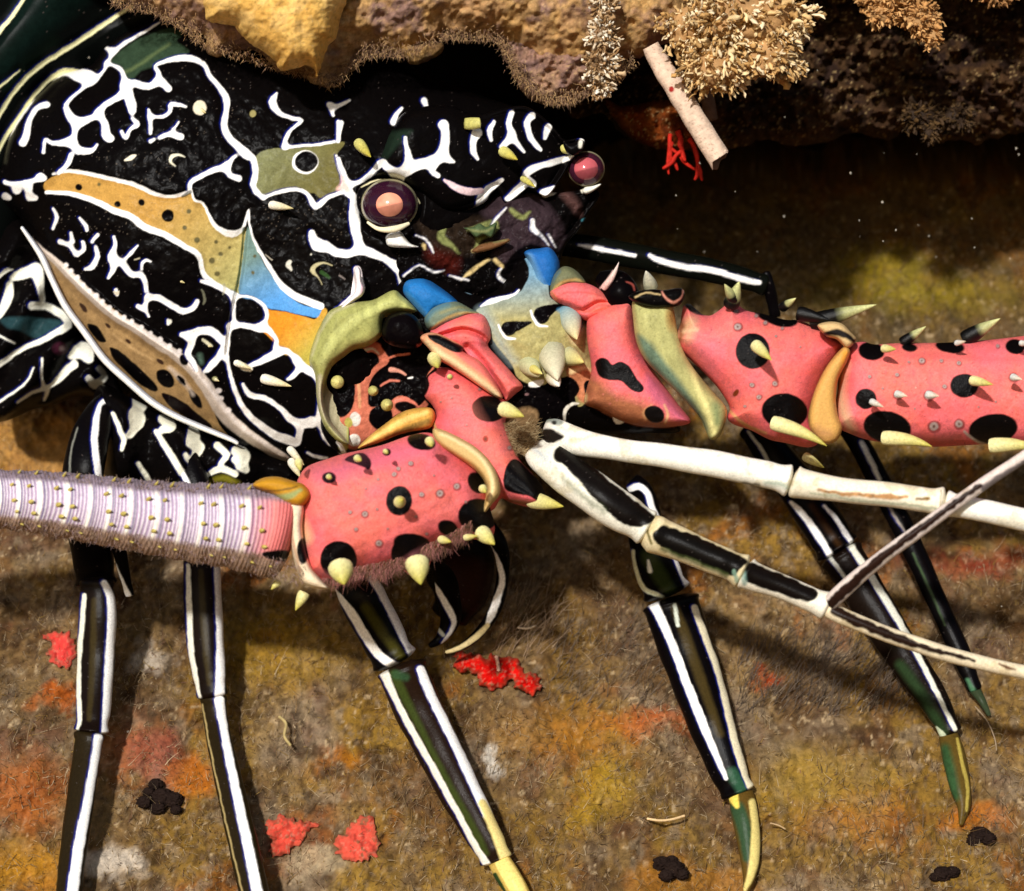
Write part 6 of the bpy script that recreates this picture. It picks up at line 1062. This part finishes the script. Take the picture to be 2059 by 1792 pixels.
# dark knuckle between the antennae and the near thorn crest
for pts in [[(1200, 555, 2.6, 20), (1235, 575, 2.9, 70), (1262, 605, 3.0, 60), (1275, 630, 3.0, 30)]]:
    V, F, C = tube(pts, nr=36, base=BK, layers=[S('F', (214, 180, 170), [(1540, 190, 8), (1600, 130, 26), (1640, 50, 10)], w=2.5), S('F', (150, 70, 60), [(1690, 152, 6), (1725, 170, 12), (1735, 200, 8)], w=2.5)]); mk('antenna_knuckle', V, F, M_SHELL, RA, col=C)
thorn(RA, 'F', 1560, 190, 1648, 40, 44, 3.1, 3.4, cols=((214, 170, 160), (236, 216, 206)), bend=(3, 2))
thorn(RA, 'F', 1830, 190, 1800, 90, 90, 2.6, 3.0, cols=((150, 150, 110), (226, 222, 200)))
plate('antenna_hood', 'F', [(1700, 240), (1740, 210), (1830, 195), (1900, 200), (2000, 190), (2020, 240), (1980, 290), (1900, 300), (1840, 300), (1760, 280)], 3.9, .3, 12, (10, 8, 8), [S('F', (196, 130, 110), [(1890, 205, 8), (1910, 240, 12), (1960, 270, 16), (2000, 240, 8), (2010, 200, 10)], w=3), S('F', (196, 170, 120), [(1740, 240, 10), (1800, 215, 8), (1880, 225, 8)], w=3)], parent=RA)

# ------------------------------------------------------------------ antennules
CRW = (240, 232, 210)
def antennule(parts, label):
    root = empty('antennule', W1(*parts[0][1][0][:3]), label=label); root.parent = LOB; root.location = Vector(W1(*parts[0][1][0][:3]))-Vector(ORG['spiny_lobster'])
    for nm, path, layers, base in parts:
        fl_ = .09 if nm == 'stalk' else .02; V, F, C = tube(path, nr=40, step=1.7, base=base, layers=layers, amp=3.0, w=2.6, radf=lambda s, ph, L: 1+fl_*np.exp(-((s-8)/10)**2)+fl_*1.2*np.exp(-((L-s-8)/10)**2)-fl_*.6*np.exp(-((L-s-34)/14)**2)+.02*np.sin(s/19+ph)); e_ = fbm(V[:, 0]*7, V[:, 2]*7, 4, 61)[:, None]; C = C*(.82+.3*e_); g_ = sstep(.6, .7, fbm(V[:, 0]*3, V[:, 2]*3, 4, 63))[:, None]*.35; C = C*(1-g_)+C*lin((196, 180, 130))*g_; mk(nm, V, F, M_LEG, root, col=C)
antennule([('stalk', [(1092, 862, 3.3, 30), (1110, 868, 3.7, 56), (1150, 885, 4.2, 58), (1230, 902, 4.7, 46), (1330, 916, 5.0, 48), (1430, 932, 5.2, 54), (1520, 950, 5.3, 54), (1592, 968, 5.4, 60)],
     [PG('F', (30, 26, 22), [(1120, 1040), (1180, 1000), (1260, 985), (1340, 1030), (1280, 1060), (1200, 1085), (1140, 1075)], w=4), S('F', (150, 156, 146), [(1210, 940, 30), (1260, 930, 40), (1320, 950, 30)], w=6), EL('F', (40, 40, 36), 1285, 948, 14, 10), S('F', BK, [(1500, 1180, 16), (1700, 1215, 24), (1900, 1250, 20), (2059, 1290, 16)], w=5), S('G', (60, 50, 36), [(0, 1240, 20), (200, 1270, 16), (400, 1290, 12), (560, 1300, 8)], w=6), S('G', (150, 170, 150), [(600, 1290, 20), (680, 1300, 30), (740, 1320, 20)], w=8, a=.7), S('F', (200, 170, 120), [(1380, 1050, 30), (1450, 1040, 20), (1550, 1010, 10)], w=8, a=.6)], (244, 240, 224)),
    ('stalk', [(1592, 966, 5.4, 58), (1612, 972, 5.45, 60), (1680, 984, 5.5, 50), (1760, 992, 5.55, 50), (1840, 1002, 5.6, 50), (1900, 1012, 5.6, 58)],
     [S('G', (176, 120, 60), [(900, 1330, 14), (1000, 1350, 24), (1150, 1360, 22), (1300, 1370, 30), (1400, 1370, 14)], w=4, mottle=1.2, a=.9), S('G', (120, 90, 40), [(1450, 1380, 14), (1520, 1380, 20)], w=5), S('G', (150, 160, 130), [(850, 1345, 10), (1100, 1385, 14), (1400, 1415, 16), (1560, 1440, 16)], w=6, a=.8), S('G', (120, 96, 60), [(1590, 1330, 5), (1580, 1390, 5), (1590, 1440, 5)])], (242, 232, 206)),
    ('stalk', [(1898, 1012, 5.6, 52), (1930, 1018, 5.65, 46), (2000, 1032, 5.7, 46), (2080, 1050, 5.7, 46), (2180, 1074, 5.7, 44)], [], (246, 242, 228))], 'upper antennule, mostly white')
WB = (236, 228, 208)
antennule([('stalk', [(1078, 890, 3.3, 50), (1092, 912, 3.9, 74), (1130, 945, 4.3, 80), (1200, 996, 4.6, 84), (1260, 1036, 4.7, 80), (1308, 1066, 4.7, 66)],
     [PG('F', (16, 12, 10), [(1280, 1110), (1340, 1070), (1430, 1130), (1560, 1250), (1700, 1360), (1850, 1480), (1800, 1530), (1680, 1530), (1560, 1430), (1440, 1300), (1340, 1190), (1290, 1160)], w=3), S('F', (70, 84, 50), [(1330, 1260, 20), (1440, 1360, 30), (1560, 1450, 30)], w=14, a=.7), S('F', (150, 176, 190), [(1180, 1110, 20), (1240, 1160, 20), (1300, 1200, 10)], w=10, a=.6)], (238, 234, 216)),
    ('stalk', [(1290, 1066, 4.6, 40), (1312, 1072, 4.75, 76), (1340, 1084, 4.8, 72), (1400, 1108, 4.9, 64), (1460, 1134, 5.0, 62), (1500, 1152, 5.0, 66)],
     [PG('D', (14, 11, 9), [(1312, 1080), (1330, 1058), (1352, 1062), (1420, 1086), (1500, 1124), (1490, 1142), (1470, 1158), (1400, 1130), (1340, 1106)], w=3), S('D', (70, 80, 44), [(1330, 1104, 8), (1400, 1132, 9), (1460, 1156, 9)], w=5, a=.8), S('D', (110, 100, 60), [(1308, 1050, 5), (1302, 1070, 6), (1310, 1092, 5)], w=3), S('D', (120, 150, 130), [(1476, 1150, 10), (1484, 1168, 10)], w=4, a=.8)], (222, 206, 164)),
    ('stalk', [(1494, 1148, 5.0, 62), (1512, 1158, 5.05, 60), (1560, 1176, 5.1, 52), (1610, 1196, 5.15, 50), (1650, 1214, 5.2, 54), (1668, 1222, 5.2, 50)],
     [PG('D', (16, 11, 9), [(1496, 1150), (1510, 1132), (1560, 1150), (1640, 1186), (1636, 1206), (1610, 1208), (1540, 1184), (1504, 1172)], w=3), S('D', (120, 150, 140), [(1494, 1150, 10), (1498, 1172, 10)], w=5, a=.8)], WB),
    ('flagellum', [(1664, 1218, 5.3, 30), (1690, 1192, 5.5, 34), (1760, 1132, 5.8, 30), (1860, 1058, 6.0, 28), (1960, 985, 6.1, 26), (2060, 918, 6.2, 24), (2180, 838, 6.3, 22)],
     [S('D', (40, 24, 18), [(1668, 1216, 20), (1760, 1132, 18), (1860, 1056, 14), (1960, 984, 10), (1968, 978, 8)], w=3), S('G', (60, 50, 56), [(1830, 1320, 40), (1960, 1240, 40), (2059, 1180, 36)], w=4, a=.8)], (216, 200, 190)),
    ('flagellum', [(1660, 1222, 5.2, 34), (1700, 1242, 5.3, 34), (1780, 1274, 5.4, 32), (1880, 1308, 5.5, 32), (1960, 1330, 5.5, 30), (2060, 1352, 5.5, 28), (2180, 1376, 5.5, 26)],
     [S('D', (34, 20, 14), [(1680, 1228, 20), (1720, 1248, 20), (1800, 1282, 18), (1880, 1308, 10), (1960, 1328, 6)], w=3), S('I', (90, 50, 26), [(1960, 478, 8), (1985, 490, 14), (2020, 500, 6)], w=4)], (224, 208, 176))], 'lower antennule, dark on top and forked at its end')
# setae fringe by the antennule roots
n = 900; x = rng.uniform(1012, 1078, n); y = rng.uniform(850, 915, n)
fibres('bristles', world_pt(x, y, np.full(n, 3.7)), np.stack([.7+rng.normal(0, .3, n), -.4+rng.normal(0, .3, n), .2+rng.normal(0, .4, n)], 1), rng.uniform(.08, .2, n), np.full(n, .006), lin(np.array([(150, 122, 84), (120, 96, 66), (190, 170, 130)]))[rng.integers(0, 3, n)], M_FIBRE, LOB)
